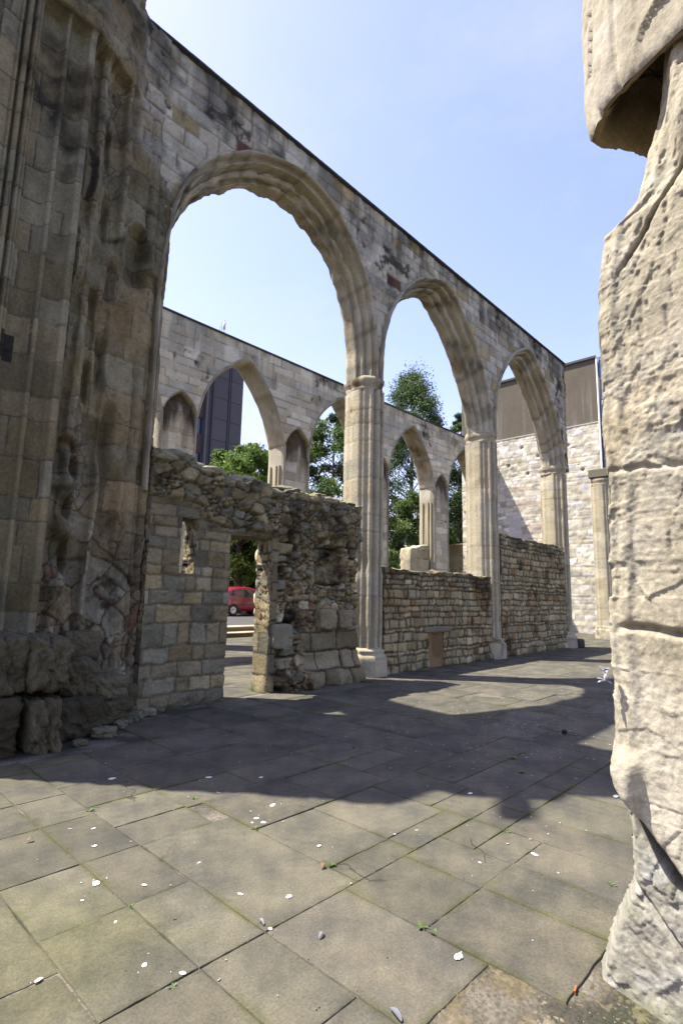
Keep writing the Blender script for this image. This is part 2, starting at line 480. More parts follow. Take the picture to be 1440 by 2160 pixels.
slabs = []
def column(x0, x1, ybreaks):
    for a, b in zip(ybreaks[:-1], ybreaks[1:]): slabs.append((x0, x1, a, b))
def auto(lo, hi, seed, mn=.55, mx=1.15):
    r = np.random.default_rng(seed); out = [lo]
    while out[-1] < hi - mx: out.append(out[-1] + r.uniform(mn, mx))
    out.append(hi); return out
YEND = 16.45
column(-.9, -.2, auto(-2.5, 5.2, 1)); column(-.2, .42, auto(-2.2, 5.2, 2)); column(.42, 1.07, [-2, -1.1, -.3, .5, 1.25, 1.9, 2.6, 3.44, 4.3, 5.2])
column(1.07, 1.5, [-1, 0, .8, 1.64, 2.2, 2.86, 3.47, 4.15, 4.70, 5.45, 5.8]); column(1.5, 1.86, [-1, 0, .8, 1.36 + .25, 2.2, 2.86, 3.47, 4.15, 4.70, 5.45, 5.8])
column(1.86, 2.42, [1.33, 2.2]); column(1.86, 2.53, [2.2, 3.44]); column(1.86, 2.40, [3.44, 3.82, 4.29, 4.85, 5.5, 5.75])
column(2.42, 2.97, [.99, 1.67, 2.2]); column(2.53, 3.08, [2.2, 2.42, 3.14]); column(2.53, 3.34, [3.14, 3.80]); column(2.40, 3.1, [3.80, 4.29, 5.0, 5.75])
column(2.97, 3.36, [.3, 1.0, 1.67, 2.2]); column(3.08, 3.77, [2.2, 2.42, 3.14]); column(3.36, 3.78, [.3, .95, 1.67, 1.94, 2.2])
column(3.34, 4.0, [3.14, 3.80]); column(3.1, 3.95, [3.80, 4.29, 5.0, 5.75, 6.6])
column(3.78, 4.17, [.3, 1.1, 1.94, 2.2]); column(3.77, 4.35, [2.2, 2.55, 3.14]); column(4.17, 4.85, [.3, 1.2, 1.94, 2.2])
column(4.35, 5.25, [2.2, 2.70, 3.14]); column(4.0, 4.74, [3.14, 3.47, 3.80]); column(4.74, 5.2, [3.14, 3.80])
column(4.85, 5.6, [.3, 1.2, 1.94, 2.2]); column(5.25, 6.2, [2.2, 2.70, 3.14]); column(5.2, 6.2, [3.14, 3.80])
column(5.6, 6.2, [.3, 1.2, 1.94, 2.2])
column(3.95, 4.6, [3.80, 4.4, 5.1, 5.7, 6.7]); column(4.6, 5.35, auto(3.8, 7.0, 8)); column(5.35, 6.2, auto(3.8, 7.0, 9))
x = 6.2; k = 20
while x < 27.8:
    w = np.random.default_rng(k).uniform(.6, 1.05)
    column(x, x + w, auto(-6, 7.15, k)); x += w; k += 1
x = 2.6
while x < 27.6:
    w = np.random.default_rng(k).uniform(.6, 1.0)
    column(x, x + w, auto(7.15 if x > 4.6 else 8.3, YEND, k)); x += w; k += 1
mb = MB(); r2 = np.random.default_rng(11)
for (x0, x1, y0, y1) in slabs:
    near = max(0, 1 - math.hypot((x0 + x1) / 2 - 2, (y0 + y1) / 2 - 2) / 9)
    n = 26 if near > .55 else (9 if near > .15 else 3)
    gp = r2.uniform(.0005, .0032, 4)
    t = np.linspace(0, 1, n)
    X = x0 + gp[0] + (x1 - x0 - gp[0] - gp[1]) * t[:, None] + 0 * t[None]
    Yg = y0 + gp[2] + (y1 - y0 - gp[2] - gp[3]) * t[None] + 0 * t[:, None]
    sk = r2.uniform(-.006, .006, 4)
    X = X + sk[0] * (Yg - (y0 + y1) / 2); Yg = Yg + sk[1] * (X - (x0 + x1) / 2)
    if n > 3:
        ex = np.zeros((n, n)); ex[0] = 1; ex[-1] = -1; ey = np.zeros((n, n)); ey[:, 0] = 1; ey[:, -1] = -1
        X = X + ex * (.004 * np.abs(fbm(X, Yg, 0, 8, 3, 91)) * 2.2); Yg = Yg + ey * (.004 * np.abs(fbm(X, Yg, 3, 8, 3, 92)) * 2.2)
    tilt = r2.uniform(-.006, .006, 3)
    Z = -.001 + tilt[0] * (X - x0) + tilt[1] * (Yg - y0) + abs(tilt[2]) * .6 + .0016 * fbm(X, Yg, 0, 3, 3, 93) - .0005
    tone = r2.uniform(.84, 1.14); hue = r2.uniform()
    base = mix(np.array((.0715, .0675, .051)), np.array((.074, .0675, .053)), np.asarray(hue)) * tone
    c = np.broadcast_to(base, X.shape + (3,)).copy()
    gr = sst(.0, .5, fbm(X, Yg, 0, .7, 3, 95) + .35 - .25 * X + .05 * Yg)
    c = mix(c, c * np.array((.96, .99, .78)), gr)
    top = np.stack([X, Yg, Z], -1)
    eb = np.minimum(np.minimum(X - x0, x1 - X), np.minimum(Yg - y0, y1 - Yg))
    if n > 3:
        mo = sst(.05, .0, eb) * sst(-.1, .35, fbm(X, Yg, 0, 4, 3, 97))
        c = mix(c, np.array((.05, .052, .02)), mo * .7)
    # crown plus a thin rounded border down into the joint
    P = np.zeros((n + 4, n + 4, 3)); Cc = np.zeros((n + 4, n + 4, 3))
    idx = np.clip(np.arange(n + 4) - 2, 0, n - 1)
    P[:] = top[idx][:, idx]; Cc[:] = c[idx][:, idx]
    cx, cy = (x0 + x1) / 2, (y0 + y1) / 2
    P[0, :, 2] = P[-1, :, 2] = -.02; P[:, 0, 2] = P[:, -1, 2] = -.02
    b = .003
    for a_, s_ in ((0, 1), (1, 1)): pass
    P[1, :, 2] -= .0015; P[-2, :, 2] -= .0015; P[:, 1, 2] -= .0015; P[:, -2, 2] -= .0015
    P[2:3, :, 0] += b; P[-3:-2, :, 0] -= b; P[:, 2:3, 1] += b; P[:, -3:-2, 1] -= b
    P[0, :, 2] = P[-1, :, 2] = -.02; P[:, 0, 2] = P[:, -1, 2] = -.02
    Cc[0] *= .8; Cc[-1] *= .8; Cc[:, 0] *= .8; Cc[:, -1] *= .8
    mb.grid(P, Cc)
def pave_material():
    m = M_PAVE; nt = m.node_tree; N = nt.nodes; L = nt.links; b = N['Principled BSDF']
    src = b.inputs['Base Color'].links[0].from_socket
    tc = N.new('ShaderNodeTexCoord')
    a = N.new('ShaderNodeTexNoise'); a.inputs['Scale'].default_value = 2.3; a.inputs['Detail'].default_value = 8; a.inputs['Roughness'].default_value = .68
    s = N.new('ShaderNodeTexNoise'); s.inputs['Scale'].default_value = 85; s.inputs['Detail'].default_value = 3
    L.new(tc.outputs['Object'], a.inputs[0]); L.new(tc.outputs['Object'], s.inputs[0])
    r = N.new('ShaderNodeValToRGB'); e = r.color_ramp.elements
    e[0].position = .38; e[0].color = (.72, .74, .76, 1); e[1].position = .62; e[1].color = (1.28, 1.24, 1.12, 1)
    L.new(a.outputs[0], r.inputs[0])
    mu = N.new('ShaderNodeVectorMath'); mu.operation = 'MULTIPLY'; L.new(src, mu.inputs[0]); L.new(r.outputs[0], mu.inputs[1])
    r2_ = N.new('ShaderNodeMapRange'); r2_.inputs[1].default_value = .3; r2_.inputs[2].default_value = .72; r2_.inputs[3].default_value = .82; r2_.inputs[4].default_value = 1.25
    L.new(s.outputs[0], r2_.inputs[0])
    sc = N.new('ShaderNodeVectorMath'); sc.operation = 'SCALE'; L.new(mu.outputs[0], sc.inputs[0]); L.new(r2_.outputs[0], sc.inputs['Scale'])
    # little pale droplets of lichen
    vo = N.new('ShaderNodeTexVoronoi'); vo.inputs['Scale'].default_value = 9; vo.inputs['Randomness'].default_value = 1
    L.new(tc.outputs['Object'], vo.inputs['Vector'])
    lt = N.new('ShaderNodeMapRange'); lt.inputs[1].default_value = .045; lt.inputs[2].default_value = .025; lt.inputs[3].default_value = 0; lt.inputs[4].default_value = .55
    L.new(vo.outputs['Distance'], lt.inputs[0])
    sep = N.new('ShaderNodeSeparateColor'); L.new(vo.outputs['Color'], sep.inputs[0])
    gt = N.new('ShaderNodeMath'); gt.operation = 'GREATER_THAN'; gt.inputs[1].default_value = .72; L.new(sep.outputs[0], gt.inputs[0])
    ml = N.new('ShaderNodeMath'); ml.operation = 'MULTIPLY'; L.new(gt.outputs[0], ml.inputs[0]); L.new(lt.outputs[0], ml.inputs[1])
    # hairline cracks, only in places
    v2 = N.new('ShaderNodeTexVoronoi'); v2.feature = 'DISTANCE_TO_EDGE'; v2.inputs['Scale'].default_value = .85
    nz_ = N.new('ShaderNodeTexNoise'); nz_.inputs['Scale'].default_value = 3; nz_.inputs['Detail'].default_value = 5
    L.new(tc.outputs['Object'], nz_.inputs[0])
    av = N.new('ShaderNodeVectorMath'); av.operation = 'MULTIPLY_ADD'; av.inputs[1].default_value = (.35, .35, .35)
    L.new(nz_.outputs['Color'], av.inputs[0]); L.new(tc.outputs['Object'], av.inputs[2]); L.new(av.outputs[0], v2.inputs['Vector'])
    ck = N.new('ShaderNodeMapRange'); ck.inputs[1].default_value = .0025; ck.inputs[2].default_value = .006; ck.inputs[3].default_value = .45; ck.inputs[4].default_value = 1
    L.new(v2.outputs['Distance'], ck.inputs[0])
    cm = N.new('ShaderNodeTexNoise'); cm.inputs['Scale'].default_value = .7; L.new(tc.outputs['Object'], cm.inputs[0])
    ct = N.new('ShaderNodeMapRange'); ct.inputs[1].default_value = .60; ct.inputs[2].default_value = .63; ct.inputs[3].default_value = 1; ct.inputs[4].default_value = 0
    L.new(cm.outputs[0], ct.inputs[0])
    cx_ = N.new('ShaderNodeMath'); cx_.operation = 'MAXIMUM'; L.new(ck.outputs[0], cx_.inputs[0]); L.new(ct.outputs[0], cx_.inputs[1])
    sc2 = N.new('ShaderNodeVectorMath'); sc2.operation = 'SCALE'; L.new(sc.outputs[0], sc2.inputs[0]); L.new(cx_.outputs[0], sc2.inputs['Scale']); sc = sc2
    mx = N.new('ShaderNodeMix'); mx.data_type = 'RGBA'
    L.new(ml.outputs[0], mx.inputs['Factor']); L.new(sc.outputs[0], mx.inputs['A']); mx.inputs['B'].default_value = (.15, .14, .11, 1)
    L.new(mx.outputs['Result'], b.inputs['Base Color'])
pave_material()
struct(mb.obj('paving', M_PAVE))

# upper ground beyond the steps: asphalt parking road
M_ASPH = mat_attr('asphalt', fine=14, bump=.2, dist=.005, var=.15)
g = MB(); g.quad([(-400, 17.6, .34), (600, 17.6, .34), (600, 500, .34), (-400, 500, .34)], (.06, .058, .053))
struct(g.obj('road', M_ASPH, smooth=False))
mb = MB()
fs = ashlar(301, .3, .5, .9, 1.6, .004, [(1, PALE), (1, CREAM)], rough=.004)
for (y0, y1, z) in ((16.5, 17.12, .17), (17.12, 17.75, .345)):
    zb = z - .17
    n = 60; xs = np.linspace(7.5, 20, 200)
    prof = [(y0 + .03, zb - .02), (y0 + .03, z - .045), (y0, z - .04), (y0, z - .006), (y0 + .012, z), (y1 + .05, z)]
    P = np.array([[(x, py, pz + .003 * math.sin(x * 5)) for (py, pz) in prof] for x in xs])
    c = np.tile(np.array((.30, .265, .20)), P.shape[:2] + (1,)) * (1 + .15 * fbm(P[..., 0], P[..., 1], P[..., 2], 3, 3, 3))[..., None]
    c[:, :2] *= (.55, .47, .36)
    mb.grid(P, c, flip=True)
tag(mb.obj('stone_steps', M_STONE), 'two long pale stone steps seen through the doorway of the ruined screen wall', 'steps')

# ------------------------------------------------------------------ ARCADES
def smooth_curve(pts, per=6):
    pts = np.array(pts, float); out = []
    for i in range(len(pts) - 1):
        p0 = pts[max(i - 1, 0)]; p1 = pts[i]; p2 = pts[i + 1]; p3 = pts[min(i + 2, len(pts) - 1)]
        for t in np.linspace(0, 1, per, endpoint=False):
            out.append(.5 * ((2 * p1) + (-p0 + p2) * t + (2 * p0 - 5 * p1 + 4 * p2 - p3) * t * t + (-p0 + 3 * p1 - 3 * p2 + p3) * t ** 3))
    out.append(pts[-1]); return np.array(out)

near_ash = ashlar(12, .2, .33, .28, .62, .016, [(4, NEU(CREAM, .5, 1.2)), (2, NEU(WARM, .4, 1.15)), (6, NEU(GREY, .5, 1.35)), (2, NEU(PALE, .5, 1.15)), (.8, TAN * 1.2), (.28, RED)], rough=.016, wear=.9, mort_c=(.22, .185, .13))
def near_field(x, z):
    h, c = near_ash(x, z)
    top = sst(8.9, 10.0, z + .5 * fbm(x, z, 0, 1, 2, 5))
    dk = np.clip(.38 + .36 * top + .22 * sst(7, 3.5, x), 0, 1)
    c = c * (1 + .30 * fbm(x * 1.6, z * .8, 4, 3.2, 5, 210, .66))[..., None]
    h = h + .012 * facets(x, z, 5, 6, 211)[0] * sst(.0, .3, fbm(x, z, 6, .9, 3, 212))
    blk = .42 + .40 * np.exp(-((x - 9.2) / 1.1) ** 2 - ((z - 9.35) / .35) ** 2) + .1 * top + .22 * np.exp(-((x - 4.6) / 1.0) ** 2 - ((z - 9.7) / .45) ** 2) + .25 * np.exp(-((x - 19) / .5) ** 2 - ((z - 9) / .5) ** 2)
    gr = .28 * sst(6.5, 3.5, x) + .12
    c = stains(c, x, z, 200, dk, blk, gr, .25)
    st = sst(.06, .42, fbm(x * 3.2, z * .35, 6, 1.5, 4, 215, .6) + .18) * sst(8.7, 10.2, z + .4 * fbm(x, 0, 0, 1.5, 2, 216))
    c = mix(c, c * .42, st * .75)
    gm = sst(.05, .35, fbm(x * .9, z * .7, 11, 1.6, 6, 218, .7)); c = mix(c, c * np.array((.50, .50, .48)), gm * .65)
    hole = np.exp(-(((x - 3.45) / .07) ** 2 + ((z - 9.2) / .06) ** 2))
    h = h - .25 * sst(.4, .6, hole); c = mix(c, np.array((.03, .03, .03)), sst(.3, .6, hole))
    return h, c
far_ash = ashlar(33, .26, .4, .4, .95, .009, [(6, NEU(CREAM, .45, 1.55)), (3, NEU(WARM, .4, 1.5)), (2, NEU(PALE, .45, 1.4)), (1.5, NEU(GREY, .5, 1.5))], rough=.008, wear=.6, mort_c=(.27, .225, .155), mortar=.009)
def far_field(x, z):
    h, c = far_ash(x, z)
    top = sst(9.2, 10.2, z + .35 * fbm(x, z, 0, 1, 2, 6))
    st = sst(.08, .42, fbm(x * 2.6, z * .3, 6, 1.5, 4, 245, .6) + .12) * sst(8.4, 10.2, z)
    c = mix(c, c * .5, st * .6)
    c = stains(c, x, z, 240, .12 + .5 * top, .36 + .1 * top, .2, .12)
    return h, c
RNEAR = [(1.08, 7.34), (1.06, 7.20), (1.03, 7.15), (.95, 7.13), (.88, 7.16), (.86, 7.24), (.80, 7.28), (.70, 7.27), (.62, 7.24), (.585, 7.26), (.57, 7.45),
         (.50, 7.46), (.46, 7.40), (.36, 7.41), (.27, 7.42), (.235, 7.44), (.225, 7.56), (.12, 7.56), (.05, 7.54), (.0, 7.57), (.0, 7.64), (.0, 7.72), (.0, 7.80), (.12, 7.86),
         (.4, 7.88), (.45, 7.95), (1.0, 7.98), (1.06, 8.02), (1.08, 7.9)]
RFAR = [(1.0, 15.04), (1.0, 14.92), (.9, 14.90), (.45, 14.92), (.1, 15.02), (0, 15.1), (0, 15.3), (0, 15.5), (0, 15.75), (.5, 15.86), (1.0, 15.88), (1.0, 15.7)]

def arch_ring(parent, inner, outer, prof, seed, ragged=0.0, per=8, name='arch', tintc=WARM, amp=.026, dk=.36):
    I = smooth_curve(inner, per); O = smooth_curve(outer, per)
    prof = np.array(prof)
    pp = [prof[0]]
    for a, b in zip(prof[:-1], prof[1:]):
        k = 2
        for j in range(1, k + 1): pp.append(a + (b - a) * j / k)
    pp = np.array(pp)
    w = pp[:, 0][None, :, None]
    Q = I[:, None] * (1 - w) + O[:, None] * w
    P = np.zeros(Q.shape[:2] + (3,)); P[..., 0] = Q[..., 0]; P[..., 2] = Q[..., 1]; P[..., 1] = pp[None, :, 1]
    s = np.concatenate([[0], np.cumsum(np.linalg.norm(np.diff((I + O) / 2, axis=0), axis=1))])
    q = np.concatenate([[0], np.cumsum(np.linalg.norm(np.diff(np.stack([pp[:, 0] * .45, pp[:, 1]], 1), axis=0), axis=1))])
    U = np.repeat(s[:, None], len(q), 1); V = np.repeat(q[None], len(s), 0)
    d, ident, cu, cv = courses(V * .8 + 2, U, seed, .26, .42, .45, .9, .01)
    h = -.006 * (1 - sst(.004, .02, d)) + .014 * (h1(ident, seed) - .5) + .008 * facets(V * 2, U, 4, 4, seed + 13)[0]
    c = pick(h1(ident, seed + 1), [(4, NEU(CREAM, .35)), (3, NEU((CREAM + WARM) / 2, .3)), (2, NEU((GREY + CREAM) / 2, .4)), (1, NEU(PALE, .4))]) * (1 + .2 * (h1(ident, seed + 2) - .5))[..., None]
    c = mix(c, np.array((.14, .112, .072)), (1 - sst(.004, .014, d)) * .6)
    c = c * (1 + .38 * fbm(U * .8, V * 1.5, 0, 4, 5, seed + 3, .65))[..., None]
    under = sst(.5, .1, np.abs(w[..., 0] - 0)) * sst(6.3, 7.4, P[..., 2])  # browner soffit: brown weathering plus painted warm bounce light
    c = stains(c, P[..., 0] + P[..., 1], P[..., 2], seed + 9, dk, .36, .1, .08 + .34 * under)
    N = grid_normals(P)
    x, y, z = P[..., 0], P[..., 1], P[..., 2]
    h = h + amp * fbm(x, y, z, 3, 4, seed + 5)
    if ragged:
        rg = ragged * sst(7.6, 8.8, z) * sst(.75, .2, w[..., 0])
        h = h + rg * (.6 * np.abs(fbm(x, y, z, 2.2, 2, seed + 6)) + .5 * fbm(x, y, z, 5, 3, seed + 7))
    P = P + N * h[..., None]
    mb = MB(); mb.grid(P, c)
    return mb.obj(name, M_STONE, parent), I, O

def spandrel(mb, O, zt, yf, yb, fld, res=.035):
    """wall above an arch's outer curve, front and back"""
    m = [i for i in range(len(O)) if i == 0 or True]
    xs = O[:, 0]; zs = O[:, 1]
    keep = [0]
    for i in range(1, len(xs)):
        if xs[i] > xs[keep[-1]] + .004: keep.append(i)
    xk = xs[keep]; zk = zs[keep]
    xg = np.arange(xk[0], xk[-1], res); xg = np.append(xg, xk[-1])
    zz = np.interp(xg, xk, zk)
    n = int((zt - zz.min()) / res) + 1; lev = np.linspace(zz.min(), zt, n)
    X = np.repeat(xg[:, None], n, 1); Z = np.maximum(lev[None], zz[:, None])
    h, c = fld(X, Z)
    mb.grid(np.stack([X, yf - h, Z], -1), c)
    mb.grid(np.stack([X, yb + h, Z], -1), c, flip=True)

near = thing('ruined_arcade', 'tall near arcade of three pointed stone arches with moulded piers and a flat dark coping', 'arcade', (8.7, 7.7, 0))
near.location = (0, 0, 0)
A1i = [(3.67, 3.0), (3.67, 5.0), (3.67, 6.2), (3.73, 6.95), (3.94, 7.65), (4.30, 8.25), (4.80, 8.78), (5.42, 9.2), (6.05, 9.40), (6.62, 9.30), (7.22, 9.02), (7.78, 8.48), (8.13, 7.80), (8.31, 7.0), (8.35, 6.2)]
A1o = [(3.54, 3.0), (3.54, 5.0), (3.54, 6.2), (3.62, 7.15), (3.80, 7.98), (4.17, 8.66), (4.72, 9.18), (5.42, 9.60), (6.25, 9.83), (6.90, 9.73), (7.45, 9.42), (8.02, 8.75), (8.38, 8.10), (8.58, 7.2), (8.64, 6.2)]
A2i = [(9.05, 6.2), (9.06, 7.0), (9.20, 7.65), (9.52, 8.3), (9.95, 8.8), (10.5, 9.2), (11.1, 9.45), (11.6, 9.15), (12.17, 8.66), (12.77, 7.92), (13.25, 7.12), (13.50, 6.55), (13.55, 6.2)]
A2o = [(8.76, 6.2), (8.80, 7.0), (8.98, 7.75), (9.34, 8.45), (9.80, 9.05), (10.4, 9.50), (11.35, 9.82), (11.95, 9.60), (12.55, 9.05), (13.13, 8.32), (13.58, 7.50), (13.80, 6.75), (13.84, 6.2)]
A3i = [(14.25, 6.2), (14.26, 7.0), (14.42, 7.65), (14.75, 8.3), (15.2, 8.8), (15.75, 9.15), (16.35, 9.38), (16.9, 8.98), (17.45, 8.45), (18.05, 7.82), (18.50, 7.10), (18.70, 6.55), (18.75, 6.2)]
A3o = [(13.96, 6.2), (14.0, 7.0), (14.2, 7.75), (14.55, 8.35), (15.02, 8.95), (15.6, 9.42), (16.45, 9.80), (17.1, 9.50), (17.70, 9.0), (18.25, 8.38), (18.72, 7.60), (18.98, 6.85), (19.04, 6.2)]
sp = MB()
for inn, out, sd, rg in ((A1i, A1o, 401, .16), (A2i, A2o, 431, .07), (A3i, A3o, 461, .0)):
    _, I, O = arch_ring(near, inn, out, RNEAR, sd, rg)
    spandrel(sp, O, 10.35, 7.24, 7.96, near_field)
for xa, xb in ((8.62, 8.78), (13.82, 13.98), (19.02, 19.62)):
    face_y(sp, xa, xb, 6.3, 10.35, 7.24, near_field, .035)
    face_y(sp, xa, xb, 6.3, 10.35, 7.96, near_field, .06, 1)
face_y(sp, 2.5, 3.35, 0, 10.35, 7.9, near_field, .08, 1); face_y(sp, 3.35, 3.75, 7.6, 10.35, 7.9, near_field, .08, 1); face_y(sp, 3.38, 3.56, 7.9, 10.35, 7.235, near_field, .03)
# right end of the wall
ys = np.linspace(7.22, 7.98, 20); zs = np.linspace(6.2, 10.35, 90)
Yg, Zg = np.meshgrid(ys, zs, indexing='ij'); h, c = near_field(Yg + 30, Zg)
sp.grid(np.stack([19.6 + h + .05 * fbm(Yg, Zg, 0, 1.5, 3, 8), Yg, Zg], -1), c)
sp.obj('spandrel_wall', M_STONE, near)
mb = MB()
xs = np.linspace(2.9, 19.66, 420)
wob = .012 * fbm(xs, 0, 0, 1.5, 3, 4) + .015 * (fbm(xs, 0, 0, 7, 2, 5) > .25)
prof = [(7.24, 10.33), (7.17, 10.345), (7.165, 10.375), (7.6, 10.43), (8.07, 10.39), (8.06, 10.33), (7.96, 10.3)]
P = np.array([[(x, y + w_, z + w_) for (y, z) in prof] for x, w_ in zip(xs, wob)])
mb.grid(P, np.tile(np.array((.055, .055, .06)), (P.shape[0] * P.shape[1], 1)).reshape(P.shape) * (1 + .5 * fbm(P[..., 0], P[..., 1], 0, 3, 3, 7))[..., None], flip=True)
mb.obj('coping', M_STONE, near, smooth=False)

HALF = [(0, -.535), (.035, -.53), (.055, -.50), (.062, -.455), (.078, -.42), (.135, -.42), (.145, -.465), (.16, -.50), (.185, -.505), (.21, -.495), (.222, -.465), (.215, -.405),
        (.228, -.37), (.262, -.362), (.285, -.335), (.28, -.275), (.315, -.262), (.33, -.22), (.33, -.07)]
def plan(scale=1.0):
    q = HALF + [(x * .93, -y * .62) for x, y in HALF[::-1]]
    q = q + [(-x, y) for x, y in q[::-1][1:-1]]
    return np.array(q + [q[0]]) * scale
PLAN = plan()
def densify(p, dmax=.035):
    out = [p[0]]
    for a, b in zip(p[:-1], p[1:]):
        k = max(1, int(np.linalg.norm(b - a) / dmax))
        for j in range(1, k + 1): out.append(a + (b - a) * j / k)
    return np.array(out)
def column_mesh(cx, cy, plan_, zs, scale_fn, seed, amp=.008, pal=None, course=(.3, .5), dk=.2, wear=0.0, grn=0):
    p = densify(plan_); zs = np.asarray(zs)
    sc = np.array([scale_fn(z) for z in zs])[:, None, None]
    base = p[None] * (sc if sc.ndim == 3 else sc)
    P = np.zeros((len(zs), len(p), 3)); P[..., 0] = cx + base[..., 0]; P[..., 1] = cy + base[..., 1]; P[..., 2] = zs[:, None]
    q = np.concatenate([[0], np.cumsum(np.linalg.norm(np.diff(p, axis=0), axis=1))])
    U = np.repeat(q[None], len(zs), 0); V = P[..., 2]
    d, ident, cu, cv = courses(U, V, seed, course[0], course[1], .5, 1.6, .004)
    dv_ = d
    c = pick(h1(ident, seed + 1), pal or [(5, NEU(CREAM, .28)), (2, NEU((CREAM + PALE) / 2, .3)), (2, NEU((CREAM + WARM) / 2, .25)), (1, NEU((CREAM + GREY) / 2, .3))]) * (1 + .16 * (h1(ident, seed + 2) - .5))[..., None]
    c = mix(c, np.array((.15, .12, .08)), (1 - sst(.003, .011, dv_)) * .5)
    c = c * (1 + .2 * fbm(P[..., 0], P[..., 1], V, 3, 4, seed + 3))[..., None]
    c = stains(c, P[..., 0] + P[..., 1] * 1.3, V, seed + 4, dk, .34, grn, .2)
    N = grid_normals(P)
    h = -.005 * (1 - sst(.003, .014, d)) + amp * fbm(P[..., 0], P[..., 1], V, 4, 4, seed + 5)
    if wear:
        k = sst(.15, .45, fbm(P[..., 0], P[..., 1], V, 1.3, 2, seed + 6)); h = h - wear * k
    # outward normals: flip if pointing to the axis
    out = np.sign(((P[..., 0] - cx) * N[..., 0] + (P[..., 1] - cy) * N[..., 1]).mean())
    return P + N * out * h[..., None], c, out < 0
def pier(parent, cx, cy, ztop, seed, name='pier', plan_=PLAN, cap_w=1.0, dk=.15, gap=0):
    P, c, fl = column_mesh(cx, cy, plan_, np.arange(.55, ztop - .16, .035), lambda z: 1.0, seed, .010, wear=.02, dk=dk)
    mb = MB(); mb.grid(P, c, flip=fl); o = mb.obj(name, M_STONE, parent)
    zz = [0, .1, .2, .3, .36, .40, .43, .46, .50, .53, .56]; sc = dict(zip(zz, [1.32, 1.32, 1.31, 1.3, 1.3, 1.26, 1.18, 1.16, 1.2, 1.08, 1.0]))
    oct_ = np.array([(-.16, -.54), (.16, -.54), (.33, -.36), (.36, -.1), (.34, .1), (.30, .24), (.16, .34), (-.16, .34), (-.30, .24), (-.34, .1), (-.36, -.1), (-.33, -.36), (-.16, -.54)])
    P, c, fl = column_mesh(cx, cy, oct_ * .92, zz, lambda z: sc[z], seed + 50, .012, dk=.45, grn=.3)
    mb = MB(); mb.grid(P, c, flip=fl); mb.obj('pier_base', M_STONE, o)
    zz = [ztop - .20, ztop - .18, ztop - .15, ztop - .13, ztop - .10, ztop - .06, ztop - .02, ztop + .03, ztop + .07, ztop + .10, ztop + .13]
    sv = [.88, .90, .93, .90, .90, .93, .97, 1.0, .99, .95, .88]
    sc = dict(zip(zz, [1 + (s - 1) * cap_w for s in sv]))
    P, c, fl = column_mesh(cx, cy, densify(np.array([p for p in oct_]), .05) * 1.0, zz, lambda z: sc[z], seed + 80, .022, dk=.3)
    mb = MB(); mb.grid(P, c * .95, flip=fl); mb.obj('capital', M_STONE, o)
    return o
for cx, sd in ((8.70, 501), (13.90, 521), (19.10, 541)):
    pier(near, cx, 7.70, 6.22, sd)
# jamb of the first arch below the screen wall
P, c, fl = column_mesh(3.33, 7.80, PLAN * np.array((1, .84)), np.arange(0, 6.3, .04), lambda z: 1.0, 561, .02, wear=.04, dk=.5, pal=[(3, GREY * .7), (2, WARM * .6)])
mb = MB(); mb.grid(P, c, flip=fl); mb.obj('pier', M_STONE, near)

# far arcade --------------------------------------------------------
far = thing('ruined_arcade', 'farther parallel arcade of plain pointed arches on wide stone piers with corbel heads', 'arcade')
sp = MB()
for k in range(-1, 4):
    dx = 4.95 * k
    j = np.random.default_rng(k + 60).uniform(-.02, .02, 3)
    Fi = [(9.00, 0), (9.00, 3), (9.00, 6.6), (9.06, 7.3), (9.24, 8.0), (9.60, 8.68), (10.1, 9.22), (10.85, 9.70 + j[0]), (11.42, 9.22), (12.0, 8.48), (12.36, 7.72), (12.56, 7.1), (12.60, 6.6), (12.60, 3), (12.60, 0)]
    Fo = [(8.90, 0), (8.90, 3), (8.90, 6.6), (8.95, 7.35), (9.14, 8.08), (9.50, 8.76), (10.03, 9.33), (10.85, 9.84), (11.50, 9.31), (12.09, 8.56), (12.46, 7.78), (12.67, 7.12), (12.71, 6.6), (12.71, 3), (12.71, 0)]
    Fi = [(x + dx, z) for x, z in Fi]; Fo = [(x + dx, z) for x, z in Fo]
    _, I, O = arch_ring(far, Fi, Fo, RFAR, 601 + 20 * k, per=6, amp=.012, dk=.2)
    Om = O[(O[:, 1] > 6.5)]
    spandrel(sp, Om, 10.35, 14.94, 15.86, far_field, .05)
def corbel_field(cx):
    def f(x, z):
        h, c = far_field(x, z)
        a = np.abs(x - cx) / .58
        zt = 7.74 - .52 * a ** 2.6 + .13 * np.exp(-(a * 3.4) ** 2)            # ogee head
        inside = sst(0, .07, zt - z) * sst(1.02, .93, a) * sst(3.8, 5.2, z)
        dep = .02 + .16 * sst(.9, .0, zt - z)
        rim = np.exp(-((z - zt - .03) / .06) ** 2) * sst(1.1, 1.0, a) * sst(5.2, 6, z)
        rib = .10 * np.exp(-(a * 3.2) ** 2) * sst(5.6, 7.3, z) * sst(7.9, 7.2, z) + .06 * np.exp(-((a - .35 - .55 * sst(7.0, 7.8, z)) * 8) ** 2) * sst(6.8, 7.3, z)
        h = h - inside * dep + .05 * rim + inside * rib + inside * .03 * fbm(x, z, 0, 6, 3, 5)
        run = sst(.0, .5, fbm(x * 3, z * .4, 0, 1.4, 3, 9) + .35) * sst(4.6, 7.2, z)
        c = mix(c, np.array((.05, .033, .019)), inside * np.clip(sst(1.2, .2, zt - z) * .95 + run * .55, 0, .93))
        c = mix(c, np.array((.19, .145, .075)), rim * .5)
        return h, c
    return f
